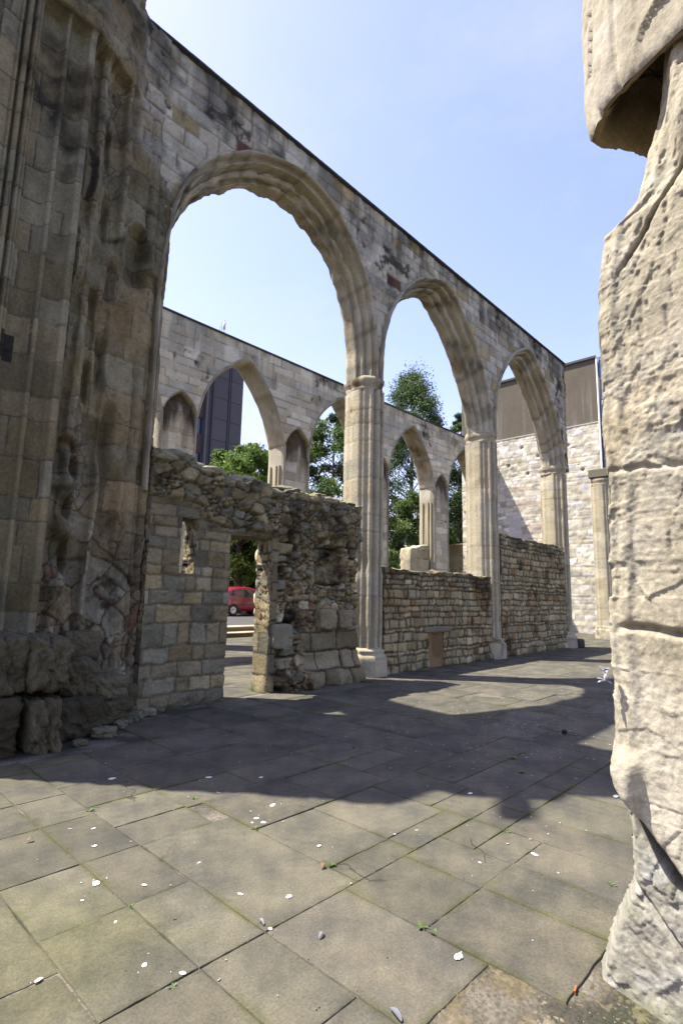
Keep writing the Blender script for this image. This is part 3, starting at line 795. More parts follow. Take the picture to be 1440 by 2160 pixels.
for k in range(-2, 4):
    x0 = 12.69 + 4.95 * k; x1 = x0 + 1.23
    face_y(sp, x0, x1, 0, 6.62, 14.95, corbel_field((x0 + x1) / 2), .04)
    face_y(sp, x0, x1, 6.62, 10.35, 14.94, corbel_field((x0 + x1) / 2), .04)
    face_y(sp, x0, x1, 0, 10.35, 15.86, far_field, .1, 1)
sp.obj('spandrel_wall', M_STONE, far)
mb = MB(); xs = np.linspace(2, 28, 300)
prof = [(14.94, 10.32), (14.88, 10.33), (14.875, 10.37), (15.4, 10.44), (15.97, 10.38), (15.96, 10.32), (15.86, 10.3)]
P = np.array([[(x, y, z) for (y, z) in prof] for x in xs])
mb.grid(P, np.tile(np.array((.07, .07, .075)), (P.shape[0] * P.shape[1], 1)), flip=True)
mb.obj('coping', M_STONE, far, smooth=False)
# attached shafts on the lit sides of the far piers
mb = MB()
for k in range(0, 3):
    for dy in (15.12, 15.30, 15.62):
        x = 12.60 + 4.95 * k
        zs = np.linspace(0, 6.3, 40)
        mb = MB(); mb.tube([(x - .01, dy, z) for z in zs], .05, CREAM, 8); mb.obj('wall_shaft', M_STONE, far)

# broken stub against a far pier
def lump(mb, cx, cy, cz, sx, sy, sz, seed, col, n=26, amp=.18, sq=.35, s=1.6, tilt=0.0, fa=0.0):
    """rounded weathered block"""
    u = np.linspace(0, np.pi, n); v = np.linspace(0, 2 * np.pi, 2 * n)
    U, V = np.meshgrid(u, v, indexing='ij')
    d = np.stack([np.sin(U) * np.cos(V), np.sin(U) * np.sin(V), np.cos(U)], -1)
    r = (np.abs(d) ** (1 / sq)).sum(-1) ** (-sq)
    P = d * r[..., None]
    h = 1 + amp * fbm(d[..., 0] * 1.0 + seed, d[..., 1], d[..., 2], s, 4, seed)
    if fa: h = h + fa * (facets(d[..., 0] * 2 + d[..., 2], d[..., 1] * 2 - d[..., 2], 1.6, 1.6, seed + 3)[0] + .5 * facets(d[..., 0] * 2 - d[..., 2], d[..., 2] * 2 + d[..., 1], 3.5, 3.5, seed + 4)[0])
    h = h + amp * .35 * (.3 - np.abs(fbm(d[..., 0] * 2.2, d[..., 1] * 2.2, d[..., 2] * 2.2, s * 1.5, 4, seed + 5, .6)))
    P = P * h[..., None] * np.array((sx, sy, sz)) * .5
    if tilt: P = P @ np.array(Matrix.Rotation(tilt, 3, 'Z')).T
    P = P + np.array((cx, cy, cz))
    c = np.asarray(col) * (1 + .3 * fbm(P[..., 0], P[..., 1], P[..., 2], 4, 4, seed + 2))[..., None]
    mb.grid(P, c, flip=False)
mb = MB()
f_st = ashlar(71, .3, .6, .4, .9, .01, [(1, PALE * .85), (1, CREAM)], rough=.03, wear=.8)
ruin_wall(mb, 20.95, 22.25, 0, lambda x: 3.92 + .20 * sst(20.95, 22.2, x) + .06 * fbm(x, 0, 0, 3, 3, 9), 15.10, 15.72, f_st, [], .06, 4, .04)
lump(mb, 20.98, 15.4, 3.3, .5, .66, 1.2, 705, PALE * .85, 30, .16, .12, fa=.08)
tag(mb.obj('broken_wall_stub', M_STONE), 'stub of broken pale wall sticking out from the far arcade pier beside the orange sign', 'wall stub')
# eroded lit edge seen through the doorway
mb = MB()
for i in range(9):
    lump(mb, 12.42 + .06 * math.sin(i * 2.1), 15.5, .45 + i * .5, .42 + .1 * math.sin(i * 1.7), .8, .6, 720 + i, PALE, 20, .25, .4)
tag(mb.obj('eroded_buttress', M_STONE), 'sunlit lumpy column of worn stones glimpsed through the doorway beyond the red car side', 'stone buttress')

# ------------------------------------------------------------------ END WALL
end = thing('end_wall', 'patched pale rubble wall closing the far end with a drab concrete panel above it', 'wall')
er = rubble(81, .12, .30, .16, .6, .012, [(4, NEU(PALE, .5, 1.25)), (2, NEU(CREAM, .4, 1.3)), (1.6, NEU(GREY, .5, 1.55)), (3, np.array((.51, .485, .44)))], mortar=.012, wob=.04, mort_c=(.30, .27, .21))
def end_field(y, z):
    h, c = er(y, z)
    for zb, hb, a, b in ((8.85, .13, 10, 14.5), (7.62, .16, 6, 14.6), (6.75, .2, 10.5, 13.2), (5.35, .45, 11.6, 12.9)):
        m = sst(hb, hb * .6, np.abs(z - zb + .05 * fbm(y, z, 0, 1.2, 2, 3))) * (y > a) * (y < b) * sst(-.25, .0, fbm(y, z, 0, 2.4, 2, int(zb * 9)))
        c = mix(c, np.array((.34, .25, .20)), m * .5)
    m = ((y > 13.0) & (y < 13.7) & (z > 4.6) & (z < 6.2)); c = mix(c, np.array((.46, .44, .41)), m * .8)
    for (hy, hz) in ((12.8, 9.9), (11.9, 9.3), (13.6, 9.0), (12.5, 8.4), (10.3, 9.6), (9.6, 8.2)):
        m = np.exp(-((y - hy) / .07) ** 2 - ((z - hz) / .07) ** 2); h = h - .15 * m; c = mix(c, np.array((.04, .035, .03)), sst(.3, .7, m))
    c = stains(c, y, z, 260, .12, .37, .03, .05)
    return h, c
def face_x(mb, y0, y1, z0, z1, X, fld, res, sgn=-1):
    ys = np.linspace(y0, y1, int((y1 - y0) / res) + 1); zs = np.linspace(z0, z1, int((z1 - z0) / res) + 1)
    Yg, Zg = np.meshgrid(ys, zs, indexing='ij'); h, c = fld(Yg, Zg)
    mb.grid(np.stack([X + sgn * h, Yg, Zg], -1), c, flip=(sgn < 0))
mb = MB()
face_x(mb, 8.7, 16.6, 0, 10.55, 28.0, end_field, .055); face_x(mb, 4, 8.7, 0, 8.1, 28.0, end_field, .055)
mb.box(28.05, 28.9, 4, 16.6, 0, 8.0, CREAM); mb.box(28.05, 28.9, 8.7, 16.6, 8.0, 10.5, CREAM)
mb.obj('rubble_wall', M_STONE, end)
def conc_field(y, z):
    st = sst(.1, .6, fbm(y * 3.5, z * .15, 0, 1.6, 3, 44) + .1) * sst(13.6, 11.2, z)
    c = mix(np.array((.098, .084, .062)) + 0 * y[..., None], np.array((.17, .16, .135)), st * .8)
    c = c * (1 + .1 * fbm(y, z, 0, 1, 4, 45))[..., None]
    return 0 * y, c
mb = MB(); face_x(mb, 8.74, 16.6, 10.58, 14.0, 28.05, conc_field, .08); mb.box(28.2, 40, 8.74, 16.6, 8, 13.99, (.2, .18, .14))
mb.obj('concrete_panel', M_CONC, end)
mb = MB(); mb.box(27.95, 28.3, 8.70, 16.7, 14.0, 14.12, (.07, .07, .07)); mb.box(27.97, 28.2, 8.74, 16.6, 10.54, 10.60, (.34, .32, .27)); mb.obj('wall_cap', M_CONC, end, smooth=False)
gl = MB()
gl.box(28.15, 28.6, 6.2, 8.62, 8.1, 14.05, (.05, .08, .14)); o = gl.obj('glazing', mat_attr('blue_glass', rough=.15, bump=0, var=.05, spec=.8), end, smooth=False)
fr = MB()
fr.tube([(28.02, 8.68, 8.0), (28.02, 8.68, 14.1)], .045, (.75, .75, .74))
for z in np.arange(8.6, 14, 1.05): fr.box(28.08, 28.15, 6.3, 8.6, z, z + .06, (.25, .27, .3))
fr.box(28.06, 28.15, 8.40, 8.5, 8.1, 14.0, (.2, .25, .34))
fr.obj('window_frame', mat_attr('painted_metal', rough=.4, bump=0, var=.05), end, smooth=False)

lone = thing('lone_pier', 'single sunlit moulded pier with a square abacus block standing before the end wall', 'pier', (25.0, 8.3, 0))
lone.location = (0, 0, 0)
o = pier(lone, 25.05, 7.92, 6.85, 581, name='shaft', dk=.12)
mb = MB(); mb.box(24.68, 25.42, 7.42, 8.26, 6.98, 7.38, GREY * .5); oo = mb.obj('abacus', M_STONE, lone, smooth=False)
bv = oo.modifiers.new('bevel', 'BEVEL'); bv.width = .04; bv.segments = 2

# tan wall beyond
mb = MB(); ftan = ashlar(91, .5, .8, 1, 2, .003, [(1, np.array((.26, .215, .135)))], rough=.003)
face_x(mb, 16.7, 30, 0, 4.75, 28.6, ftan, .2); mb.box(28.61, 29, 16.7, 30, 0, 4.7, (.4, .34, .22)); mb.box(28.52, 29.05, 16.7, 30, 4.75, 4.83, (.45, .4, .3))
tag(mb.obj('yard_wall', M_CONC), 'plain tan rendered wall low beyond the last arch of the far arcade', 'wall')

# ------------------------------------------------------------------ SCREEN WALL with doorway, DWARF WALLS
SC1 = [(4, CREAM * .64), (3, WARM * .66), (2, GREY * .62), (.8, PALE * .62), (2, TAN * .75), (.7, GREY * .36)]
sr1 = rubble(101, .13, .32, .14, .50, .022, SC1, mortar=.014, rough=.022, wob=.04, mort_c=(.10, .082, .055), edge=.022)
sr2 = rubble(111, .07, .26, .08, .34, .11, [(3, WARM * .75), (3, TAN * .85), (2, GREY * .7), (1.4, PALE * .8), (1, np.array((.14, .085, .045)))], mortar=.016, rough=.05, wob=.05, voids=.20, edge=.028, mort_c=(.03, .024, .016))
sr3 = broken(121, 4.2, 6.5, .10, [(3, GREY * .60), (3, TAN * .72), (2, WARM * .7), (1, CREAM * .8)], rough=.04, gap=.13, mort_c=(.06, .05, .034))
sr5 = broken(126, 5.5, 7.5, .11, [(3, WARM * .8), (3, TAN * .9), (2, GREY * .75), (1.2, PALE * .8), (1, np.array((.14, .085, .045)))], rough=.035, gap=.15)
sr4 = rubble(131, .22, .36, .25, .55, .05, [(3, CREAM * .55), (2, WARM * .55), (2, GREY * .6)], mortar=.016, rough=.03, wob=.04, mort_c=(.04, .034, .024))
def screen_field(x, z):
    h1_, c1 = sr1(x, z); h2_, c2 = sr2(x, z); h3_, c3 = sr3(x, z); h4_, c4 = sr4(x, z)
    wob = .12 * fbm(x, z, 0, 1.5, 3, 77)
    h5_, c5 = sr5(x, z); q5 = sst(-.05, .1, fbm(x, z, 2, 1.3, 3, 76) + .1); h2_ = h2_ * (1 - q5) + h5_ * q5; c2 = mix(c2, c5, q5)
    h1_ = h1_ + .014 * facets(x, z, 7, 8, 74)[0]
    right = sst(5.81, 5.86, x)
    base = sst(1.05, .9, z + wob) * sst(6.5, 6.7, x + wob)
    h = h1_ * (1 - right) + h2_ * right; c = mix(c1, c2, right)
    h = h * (1 - base) + h4_ * base; c = mix(c, c4, base)
    # smooth jamb stones right of the door
    jb = right * sst(6.00, 5.95, x) * sst(2.6, 2.5, z)
    h = h * (1 - jb) + jb * (.03 + .03 * h4_); c = mix(c, c4 * .9, jb)
    top = sst(2.52, 2.66, z + wob * (x > 5.7) + .35 * sst(4.7, 4.2, x) * -1)
    h = h * (1 - top) + (h3_ + .09 + .05 * fbm(x, z, 0, 1.4, 2, 79)) * top
    c = mix(c, c3, top)
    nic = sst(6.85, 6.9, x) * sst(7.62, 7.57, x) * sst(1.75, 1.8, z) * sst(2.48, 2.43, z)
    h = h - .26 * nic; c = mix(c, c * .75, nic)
    foot = sst(.5, .1, z) * .18 * (1 + .6 * fbm(x, z, 0, 2, 2, 78)) * sst(5.95, 6.15, x) + sst(.35, .05, z) * .04 * sst(.0, .3, np.abs(x - 5.45) - .4)
    h = h + foot
    # undercut cavity low right of door
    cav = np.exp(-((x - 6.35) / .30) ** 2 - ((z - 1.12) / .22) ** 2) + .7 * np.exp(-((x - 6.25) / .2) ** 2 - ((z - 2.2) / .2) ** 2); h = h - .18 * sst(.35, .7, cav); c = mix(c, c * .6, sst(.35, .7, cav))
    c = stains(c, x, z, 280, .28 + .22 * top + .3 * sst(.9, .2, z), .36 + .06 * top, .1 + .4 * sst(.6, .1, z), .3)
    return h, c
scr = thing('screen_wall', 'ruined rubble screen wall with an open doorway and narrow slit window under the first arch', 'wall')
def sc_top(x): return 3.46 + .12 * np.sin(x * 2.1) * .5 + .16 * fbm(x, 0, 0, 1.5, 2, 6) + .08 * fbm(x, 1, 0, 6, 2, 7) + .10 * sst(4.6, 3.7, x)
mb = MB()
ruin_wall(mb, 3.62, 8.02, 0, sc_top, 7.12, 7.48, screen_field, [(5.0, 5.82, 0, 2.52), (4.12, 4.38, 1.86, 2.68)], .022, 6, .05)
mb.obj('masonry', M_RUB, scr)
mb = MB()
lump(mb, 5.38, 7.30, 2.58, 1.25, .36, .17, 801, TAN * .55, 26, .12, .2); mb.obj('lintel', M_RUB, scr)
mb = MB()
lump(mb, 7.12, 7.1, 1.17, .42, .26, .36, 803, CREAM * .6, 30, .10, .08, fa=.05); lump(mb, 7.60, 7.1, 1.16, .36, .22, .34, 804, CREAM * .55, 30, .10, .08, fa=.05)
lump(mb, 6.08, 7.12, .90, .42, .22, .40, 805, GREY * .7, 30, .08, .10)
mb.obj('corner_stones', M_RUB, scr)
mb = MB(); rg = np.random.default_rng(3)
for i in range(46):
    x = 3.75 + 4.15 * i / 46 + rg.uniform(-.05, .05); s_ = rg.uniform(.12, .34)
    lump(mb, x, 7.2 + rg.uniform(-.10, .18), float(sc_top(np.array([x]))[0]) + rg.uniform(-.10, .03), s_ * 1.5, s_, s_ * rg.uniform(.35, .7), 820 + i, GREY * rg.uniform(.5, 1.0), 14, .45, .35, tilt=rg.uniform(-.6, .6))
mb.obj('wall_top_rubble', M_RUB, scr)

dr = rubble(141, .09, .22, .10, .32, .040, [(4, WARM * .85), (3, TAN * .95), (2, (GREY + WARM) * .42), (3, CREAM * .92), (.25, np.array((.18, .10, .045)))], mortar=.017, rough=.022, wob=.05, edge=.03, mort_c=(.055, .042, .025))
def dwarf_field(x, z):
    h, c = dr(x, z)
    zt = np.where(x < 13.9, 2.2, 3.4)
    crust = sst(zt - .55, zt - .1, z + .2 * fbm(x, z, 0, 2, 3, 12))
    c = stains(c, x, z, 300, .28 + .65 * crust + .35 * sst(.4, .1, z), .34 + .22 * crust, .12 + .4 * sst(.45, .1, z), .42)
    h = h + .05 * sst(.3, 0, z) + .012 * facets(x, z, 9, 10, 75)[0]
    return h, c
d2 = thing('dwarf_wall', 'low rubble wall with a blocked tan opening at its foot between the second and third piers', 'wall')
mb = MB(); ruin_wall(mb, 9.02, 13.62, 0, lambda x: 2.19 + .05 * fbm(x, 0, 0, 2, 3, 61) + .02 * fbm(x, 0, 0, 9, 2, 62), 7.24, 7.78, dwarf_field, [(10.62, 11.30, 0, .78)], .025, 8, .03)
mb.obj('masonry', M_RUB, d2)
def pan(x, z):
    n = fbm(x, z, 0, 3, 4, 66)
    c = mix(np.array((.20, .135, .062)) + 0 * x[..., None], np.array((.13, .085, .04)), sst(-.1, .5, n + .9 * np.exp(-((x - 10.98) / .2) ** 2 - ((z - .5) / .2) ** 2)))
    return .004 * n, c
mb = MB(); face_y(mb, 10.60, 11.32, 0, .80, 7.27, pan, .02); mb.box(10.60, 11.32, 7.30, 7.5, 0, .80, TAN); mb.obj('blocking_slab', M_STONE, d2)
mb = MB(); lump(mb, 11.0, 7.25, .86, 1.15, .16, .13, 811, GREY * .6, 20, .08, .15); mb.obj('lintel', M_RUB, d2)
d3 = thing('dwarf_wall', 'taller dark topped rubble wall between the third and fourth piers', 'wall')
mb = MB(); ruin_wall(mb, 14.22, 18.82, 0, lambda x: 3.40 + .05 * fbm(x, 0, 0, 2, 3, 63) + .02 * fbm(x, 0, 0, 9, 2, 64), 7.24, 7.78, dwarf_field, [], .028, 9, .03)
mb.obj('masonry', M_RUB, d3)
mb = MB(); lump(mb, 19.5, 7.15, .14, .42, .40, .30, 812, DARK * 1.5, 18, .08, .15)
tag(mb.obj('fallen_block', M_RUB), 'small dark squared stone at the foot of the fourth pier', 'stone')

# ------------------------------------------------------------------ TOWER PIER on the left
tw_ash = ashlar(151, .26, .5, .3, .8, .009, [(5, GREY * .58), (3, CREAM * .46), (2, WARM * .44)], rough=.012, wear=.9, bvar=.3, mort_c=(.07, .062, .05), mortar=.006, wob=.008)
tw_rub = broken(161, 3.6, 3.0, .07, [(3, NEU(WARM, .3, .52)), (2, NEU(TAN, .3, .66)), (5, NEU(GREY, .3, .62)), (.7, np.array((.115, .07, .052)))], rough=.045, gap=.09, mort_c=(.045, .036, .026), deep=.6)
XS = np.array([1.15, 1.285, 1.30, 1.32, 1.345, 1.36, 1.372, 1.40, 1.427, 1.44, 1.455, 1.477, 1.493, 1.515, 1.537, 1.555, 1.59, 1.755, 1.795, 1.81, 1.84, 1.855, 1.865, 1.89, 1.955, 2.02, 2.075, 2.085, 2.145, 2.16, 2.175, 2.24, 2.26, 2.30, 2.34, 2.36, 2.41, 2.46, 2.48, 2.56, 2.58, 2.68, 2.76, 2.79, 2.84, 2.87, 2.93, 3.0, 3.2, 3.23, 3.3, 3.38, 3.42, 3.47, 3.52, 3.66])
YS = np.array([6.74, 6.77, 6.79, 6.75, 6.79, 6.88, 6.76, 6.71, 6.76, 6.86, 6.76, 6.71, 6.76, 6.74, 6.79, 6.87, 6.88, 6.86, 6.82, 6.74, 6.72, 6.74, 6.81, 6.84, 6.86, 6.84, 6.78, 6.70, 6.69, 6.70, 6.90, 6.92, 7.00, 7.02, 7.03, 6.93, 6.90, 6.93, 7.04, 7.05, 7.14, 7.15, 7.16, 7.02, 7.01, 7.11, 7.15, 7.12, 7.13, 7.19, 7.14, 7.16, 7.24, 7.22, 7.24, 7.26])
def bumpf(x, z, cx, cz, sx, sz): return np.exp(-(np.abs((x - cx) / sx) ** 4) - (np.abs((z - cz) / sz) ** 4))
def tower_depth(x, z):
    xw = x + .03 * fbm(x * .5, z, 0, .7, 3, 410) * sst(2.2, 2.35, x) * sst(3.64, 3.4, x)
    y = np.interp(xw, XS, YS)
    worn = sst(.15, .5, fbm(x * .7, z * .45, 1, 1.5, 2, 411)) * sst(2.2, 2.3, x)
    ysm = np.interp(x, [1, 2.1, 2.2, 2.5, 3.0, 3.66], [6.8, 6.8, 6.92, 7.0, 7.10, 7.24])
    y = y * (1 - .65 * worn) + ysm * .65 * worn
    hi = sst(8.88, 8.94, z)                                     # overhanging mass above the ledge
    y = y * (1 - hi) + hi * np.interp(x, [1.05, 2.18, 2.3, 2.5, 2.9, 3.05, 3.66], [6.60, 6.62, 6.70, 6.82, 7.04, 7.16, 7.24])
    y = y + .02 * facets(x, z, 3.2, 2.6, 421)[0] * sst(2.2, 2.3, x)
    y = y + sst(2.2, 2.3, x) * sst(9.0, 8.5, z) * (.07 * fbm(x * 1.5, z * .5, 0, 1.2, 3, 400) + .04 * np.abs(fbm(x * 1.6, z * .8, 3, 3.2, 4, 408)))
    # niches and hollows in the broken part
    for cx, cz, sx, sz, dp in ((3.13, 6.32, .16, .40, .30), (3.02, 1.95, .17, .62, .20), (3.04, 2.75, .14, .42, .18), (2.78, 5.75, .07, .28, .16), (2.62, 6.65, .06, .34, .16), (2.56, 5.35, .05, .3, .14),
                               (2.88, 3.6, .10, .45, .18), (2.56, 4.3, .05, .30, .18), (2.44, 2.0, .10, .22, .18), (2.46, 2.6, .10, .14, .20), (2.56, 7.7, .05, .34, .14), (2.50, 3.1, .08, .12, .20), (2.74, 4.6, .05, .35, .14), (2.40, 3.35, .10, .10, .16)):
        y = y + dp * bumpf(x + .03 * fbm(x, z, 0, 4, 2, 412), z + .05 * fbm(x, z, 0, 3, 2, 413), cx, cz, sx, sz)
    # hood over the upper niche and the stumps of lost shafts
    arc = np.hypot((x - 3.1) / .24, (z - 6.28) / .55); y = y - .09 * np.exp(-((arc - 1.05) / .10) ** 2) * (z > 6.2)
    for cx, cz, sx, sz, dp in ((3.02, 7.85, .22, .40, .10), (2.33, 7.1, .10, .48, .14), (2.32, 5.9, .11, .42, .15), (2.42, 1.55, .14, .22, .14),
                               (3.15, .40, .30, .16, .20), (2.45, 2.30, .12, .10, .16), (2.36, 1.75, .10, .2, .12), (3.42, 1.6, .10, .9, .04), (2.38, 2.9, .14, .08, .12), (2.30, 4.6, .05, .5, .05)):
        y = y - dp * bumpf(x + .03 * fbm(x, z, 5, 4, 2, 414), z + .04 * fbm(x, z, 5, 3, 2, 415), cx, cz, sx, sz)
    y = y - .06 * np.exp(-((x - 3.59) / .03) ** 2) * sst(6.4, 6.1, z) * sst(.4, .8, z)
    y = y + .07 * np.exp(-((x - 3.50) / .025) ** 2) * sst(6.4, 6.1, z)
    y = y + .14 * sst(3.42, 3.46, x) * sst(7.9, 8.1, z)
    pl = sst(.75, .25, z)
    y = y - pl * .08 * (1 + .5 * fbm(x, z, 0, 2.5, 3, 402))
    y = y - sst(.16, .02, z + .06 * fbm(x, 0, 0, 3, 2, 6)) * .10
    return y
def tower_field(x, z):
    h1_, c1 = tw_ash(x, z); h2_, c2 = tw_rub(x, z)
    r = sst(2.17, 2.25, x + .04 * fbm(x, z, 0, 2, 2, 403)); r = r * sst(9.9, 9.2, z)
    low = sst(3.0, 1.6, z + .6 * fbm(x, z, 0, .8, 2, 404))
    patch = sst(.0, .3, fbm(x * 1.4, z * .6, 3, 1.1, 3, 405))
    rr = r * np.clip(low * .9 + patch * .75, 0, 1)
    h = h1_ * (1 - rr) + h2_ * rr * (.25 + .45 * low)
    up = sst(8.9, 9.2, z)
    h = h + up * .03 * facets(x, z, 4, 4, 422)[0] + up * .07 * fbm(x, z, 0, 2.2, 5, 406, .6) + r * .030 * fbm(x * 1.5, z * .8, 0, 6, 5, 409, .62) + r * .03 * (.3 - np.abs(fbm(x * 1.4, z * .7, 9, 4, 4, 419, .6)))
    c = mix(c1, c2, rr)
    c = mix(c, c * np.array((1.04, 1.0, .93)), r)
    pinky = sst(0, .4, fbm(x, z, 0, .9, 3, 407)) * r
    c = mix(c, c * np.array((1.08, .90, .82)), pinky * .3)
    c = c * (1 + .55 * r * fbm(x * 1.5, z * .7, 0, 2.2, 5, 416, .65))[..., None]
    c = c * (1.08 + .5 * (1 - r) * fbm(x * 2.2, z * .7, 8, 2.4, 5, 417, .66))[..., None]
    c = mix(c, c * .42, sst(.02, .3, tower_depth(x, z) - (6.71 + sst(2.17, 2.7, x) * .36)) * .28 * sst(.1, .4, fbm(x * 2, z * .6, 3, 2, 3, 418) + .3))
    black = .38 + .16 * sst(1.2, .3, z) + .16 * bumpf(x, z, 2.98, 2.0, .3, 1.2) + .14 * bumpf(x, z, 3.0, 3.6, .15, .5)
    dk = .42 + .35 * sst(1.6, .3, z) + .12 * up
    c = stains(c, x, z, 320, dk, black, .22 + .25 * bumpf(x, z, 2.33, 5.9, .22, 2.0) + .3 * sst(.9, .2, z), .06 * r + .06)
    m = ((x > 1.50) & (x < 1.66) & (z > 4.18) & (z < 4.50)); c = mix(c, np.array((.016, .016, .017)), m * .9)
    m = sst(.35, .6, np.exp(-((x - 2.33 + .03 * np.sin(z * 6)) / .045) ** 2) * sst(6.6, 6.8, z) * sst(7.6, 7.4, z)); c = mix(c, np.array((.02, .018, .016)), m * .85)
    hn, cn = near_field(x, z)
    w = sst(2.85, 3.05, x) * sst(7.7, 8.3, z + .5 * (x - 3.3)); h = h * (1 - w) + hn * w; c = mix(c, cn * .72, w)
    return h, c
tow = thing('tower_pier', 'huge weathered compound pier with moulded shafts at the left, broken stones at its foot', 'pier')
mb = MB()
def tw(x, z):
    h, c = tower_field(x, z); return h, c
xs = np.concatenate([np.linspace(1.12, 2.25, 140), np.linspace(2.26, 3.66, 105)])
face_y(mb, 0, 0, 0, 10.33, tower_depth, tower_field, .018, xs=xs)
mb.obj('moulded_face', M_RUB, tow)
mb = MB()
# top mass above the wall, ragged right edge, and the core behind
ff = rubble(171, .2, .4, .2, .6, .06, [(3, GREY * .6), (2, WARM * .5)], rough=.06, wob=.08)
def tp(x, z):
    h, c = ff(x, z); return h, stains(c, x, z, 333, .6, .45, .2, .2)
def topmass(mb, x0, x1, y0, y1, z0, z1, sd):
    n = 60; th = np.linspace(0, 2 * np.pi, 97); zs = np.linspace(z0, z1, n)
    TH, Z = np.meshgrid(th, zs, indexing='ij')
    dx, dy = np.cos(TH), np.sin(TH); r = (np.abs(dx) ** 8 + np.abs(dy) ** 8) ** (-1 / 8)
    cx, cy = (x0 + x1) / 2, (y0 + y1) / 2
    k = 1 + .05 * fbm(dx * 2, dy * 2, Z * 1.2, 1, 4, sd)
    X = cx + dx * r * k * (x1 - x0) / 2; Y = cy + dy * r * k * (y1 - y0) / 2
    u = np.where(np.abs(dx) > np.abs(dy), Y, X); h, c = tp(u, Z)
    X = X + dx * h; Y = Y + dy * h
    P = np.stack([X, Y, Z], -1)
    mb.grid(P, c)
    e = P[:, -1]; ce = e.mean(0); t = np.linspace(0, 1, 8)[None, :, None]
    T = e[:, None] * (1 - t) + ce * t; T[..., 2] += .25 * np.abs(fbm(T[..., 0], T[..., 1], 0, 2, 3, sd + 4)); _, c = tp(T[..., 0], T[..., 1])
    mb.grid(T, c)
topmass(mb, 1.15, 2.92, 7.0, 8.3, 9.35, 10.7, 41)
topmass(mb, 1.02, 2.25, 6.98, 8.3, 9.6, 12.6, 45)
topmass(mb, .44, 1.25, 7.0, 7.9, -.1, 9.3, 43)
mb.box(1.20, 2.15, 7.0, 7.9, 0, 9.8, GREY * .5); mb.box(2.1, 3.3, 7.62, 7.9, 0, 10.25, GREY * .5)
mb.obj('pier_core', M_RUB, tow)
mb = MB()
lump(mb, .52, 7.12, 11.05, .54, .25, .24, 851, GREY, 24, .14, .3, tilt=.5); mb.tube([(.80, 7.28, 11.0), (1.2, 7.6, 10.95)], [.035, .05], GREY, 7)
mb.obj('blob_shadow_stone', M_RUB, tow)  # unseen stone added to cast the blob shadow on the paving
# unseen arch fragment added behind the pier, shaped to cast the shadow band
mb = MB()
pts = [(7.6, 7.7), (7.84, 8.0), (9.09, 9.1), (10.2, 10.0), (10.5, 10.3), (11.3, 12.2), (11.14, 12.06), (10.23, 11.6), (9.36, 11.35), (8.0, 11.1), (7.6, 11.0)]
n = len(pts)
V = [(2.48, y, z) for y, z in pts] + [(2.93, y, z) for y, z in pts]
mb2 = mesh_obj('shadow_arch_fragment', V, [tuple(range(n)), tuple(range(2 * n - 1, n - 1, -1))] + [(i, n + i, n + (i + 1) % n, (i + 1) % n) for i in range(n)], M_RUB, tow, np.tile(GREY, (2 * n, 1)), False)

# big squared and rounded stones of the footing
fs_ = np.random.default_rng(91)
for i, (x0, x1, y0, z0, z1, k_, sq_) in enumerate(((1.95, 2.36, 6.02, .56, 1.10, .42, .16), (1.50, 1.93, 6.10, .55, 1.12, .38, .14), (1.10, 1.48, 6.10, .52, 1.10, .36, .12), (1.2, 1.93, 6.02, -.03, .53, .20, .08), (1.95, 2.24, 5.97, -.03, .50, .46, .10),
                                                  (2.26, 2.78, 6.22, -.03, .42, .24, .12), (2.40, 2.80, 6.42, .40, .80, .36, .16), (2.80, 3.28, 6.52, -.03, .30, .30, .14), (2.84, 3.30, 6.66, .28, .56, .62, .16), (2.55, 2.95, 6.82, .78, 1.10, .45, .16), (3.05, 3.50, 6.84, .0, .40, .35, .14))):
    m = MB(); lump(m, (x0 + x1) / 2, (y0 + 7.1) / 2, (z0 + z1) / 2, x1 - x0, 7.1 - y0, z1 - z0, 900 + i, (GREY * .5 + TAN * .5) * (k_ * .66 + .05), 56, .16, sq_ * .8, 2.6, tilt=float(fs_.uniform(-.09, .09)), fa=.065)
    m.obj('footing_stone', M_RUB, tow)
# loose stones at the foot
lo = np.random.default_rng(8)
for i, (x, y, s_) in enumerate(((3.42, 6.72, .17), (3.12, 6.48, .13), (3.66, 6.86, .15), (2.80, 6.20, .18), (2.48, 6.02, .10), (3.26, 6.60, .09), (3.86, 6.93, .10))):
    m = MB(); lump(m, 0, 0, s_ * .25, s_ * 1.3, s_, s_ * .6, 870 + i, GREY * lo.uniform(.35, .7), 22, .4, .22, fa=.16, tilt=lo.uniform(-1, 1))
    o = m.obj('loose_stone', M_RUB); o.location = (x, y, .0)
    tag(o, None, 'stone', 'loose stones at the foot of the left pier')
    o['label'] = ['squat rough stone lying nearest the doorway side of the left pier foot', 'rounded loose stone in the middle of the rubble at the left pier foot', 'small broken stone against the screen wall foot',
                  'larger loose stone at the left end of the fallen rubble', 'little stone at the far left of the rubble by the pier', 'tiny stone wedged between two larger loose stones at the pier', 'outermost small stone on the paving edge by the screen wall'][i]

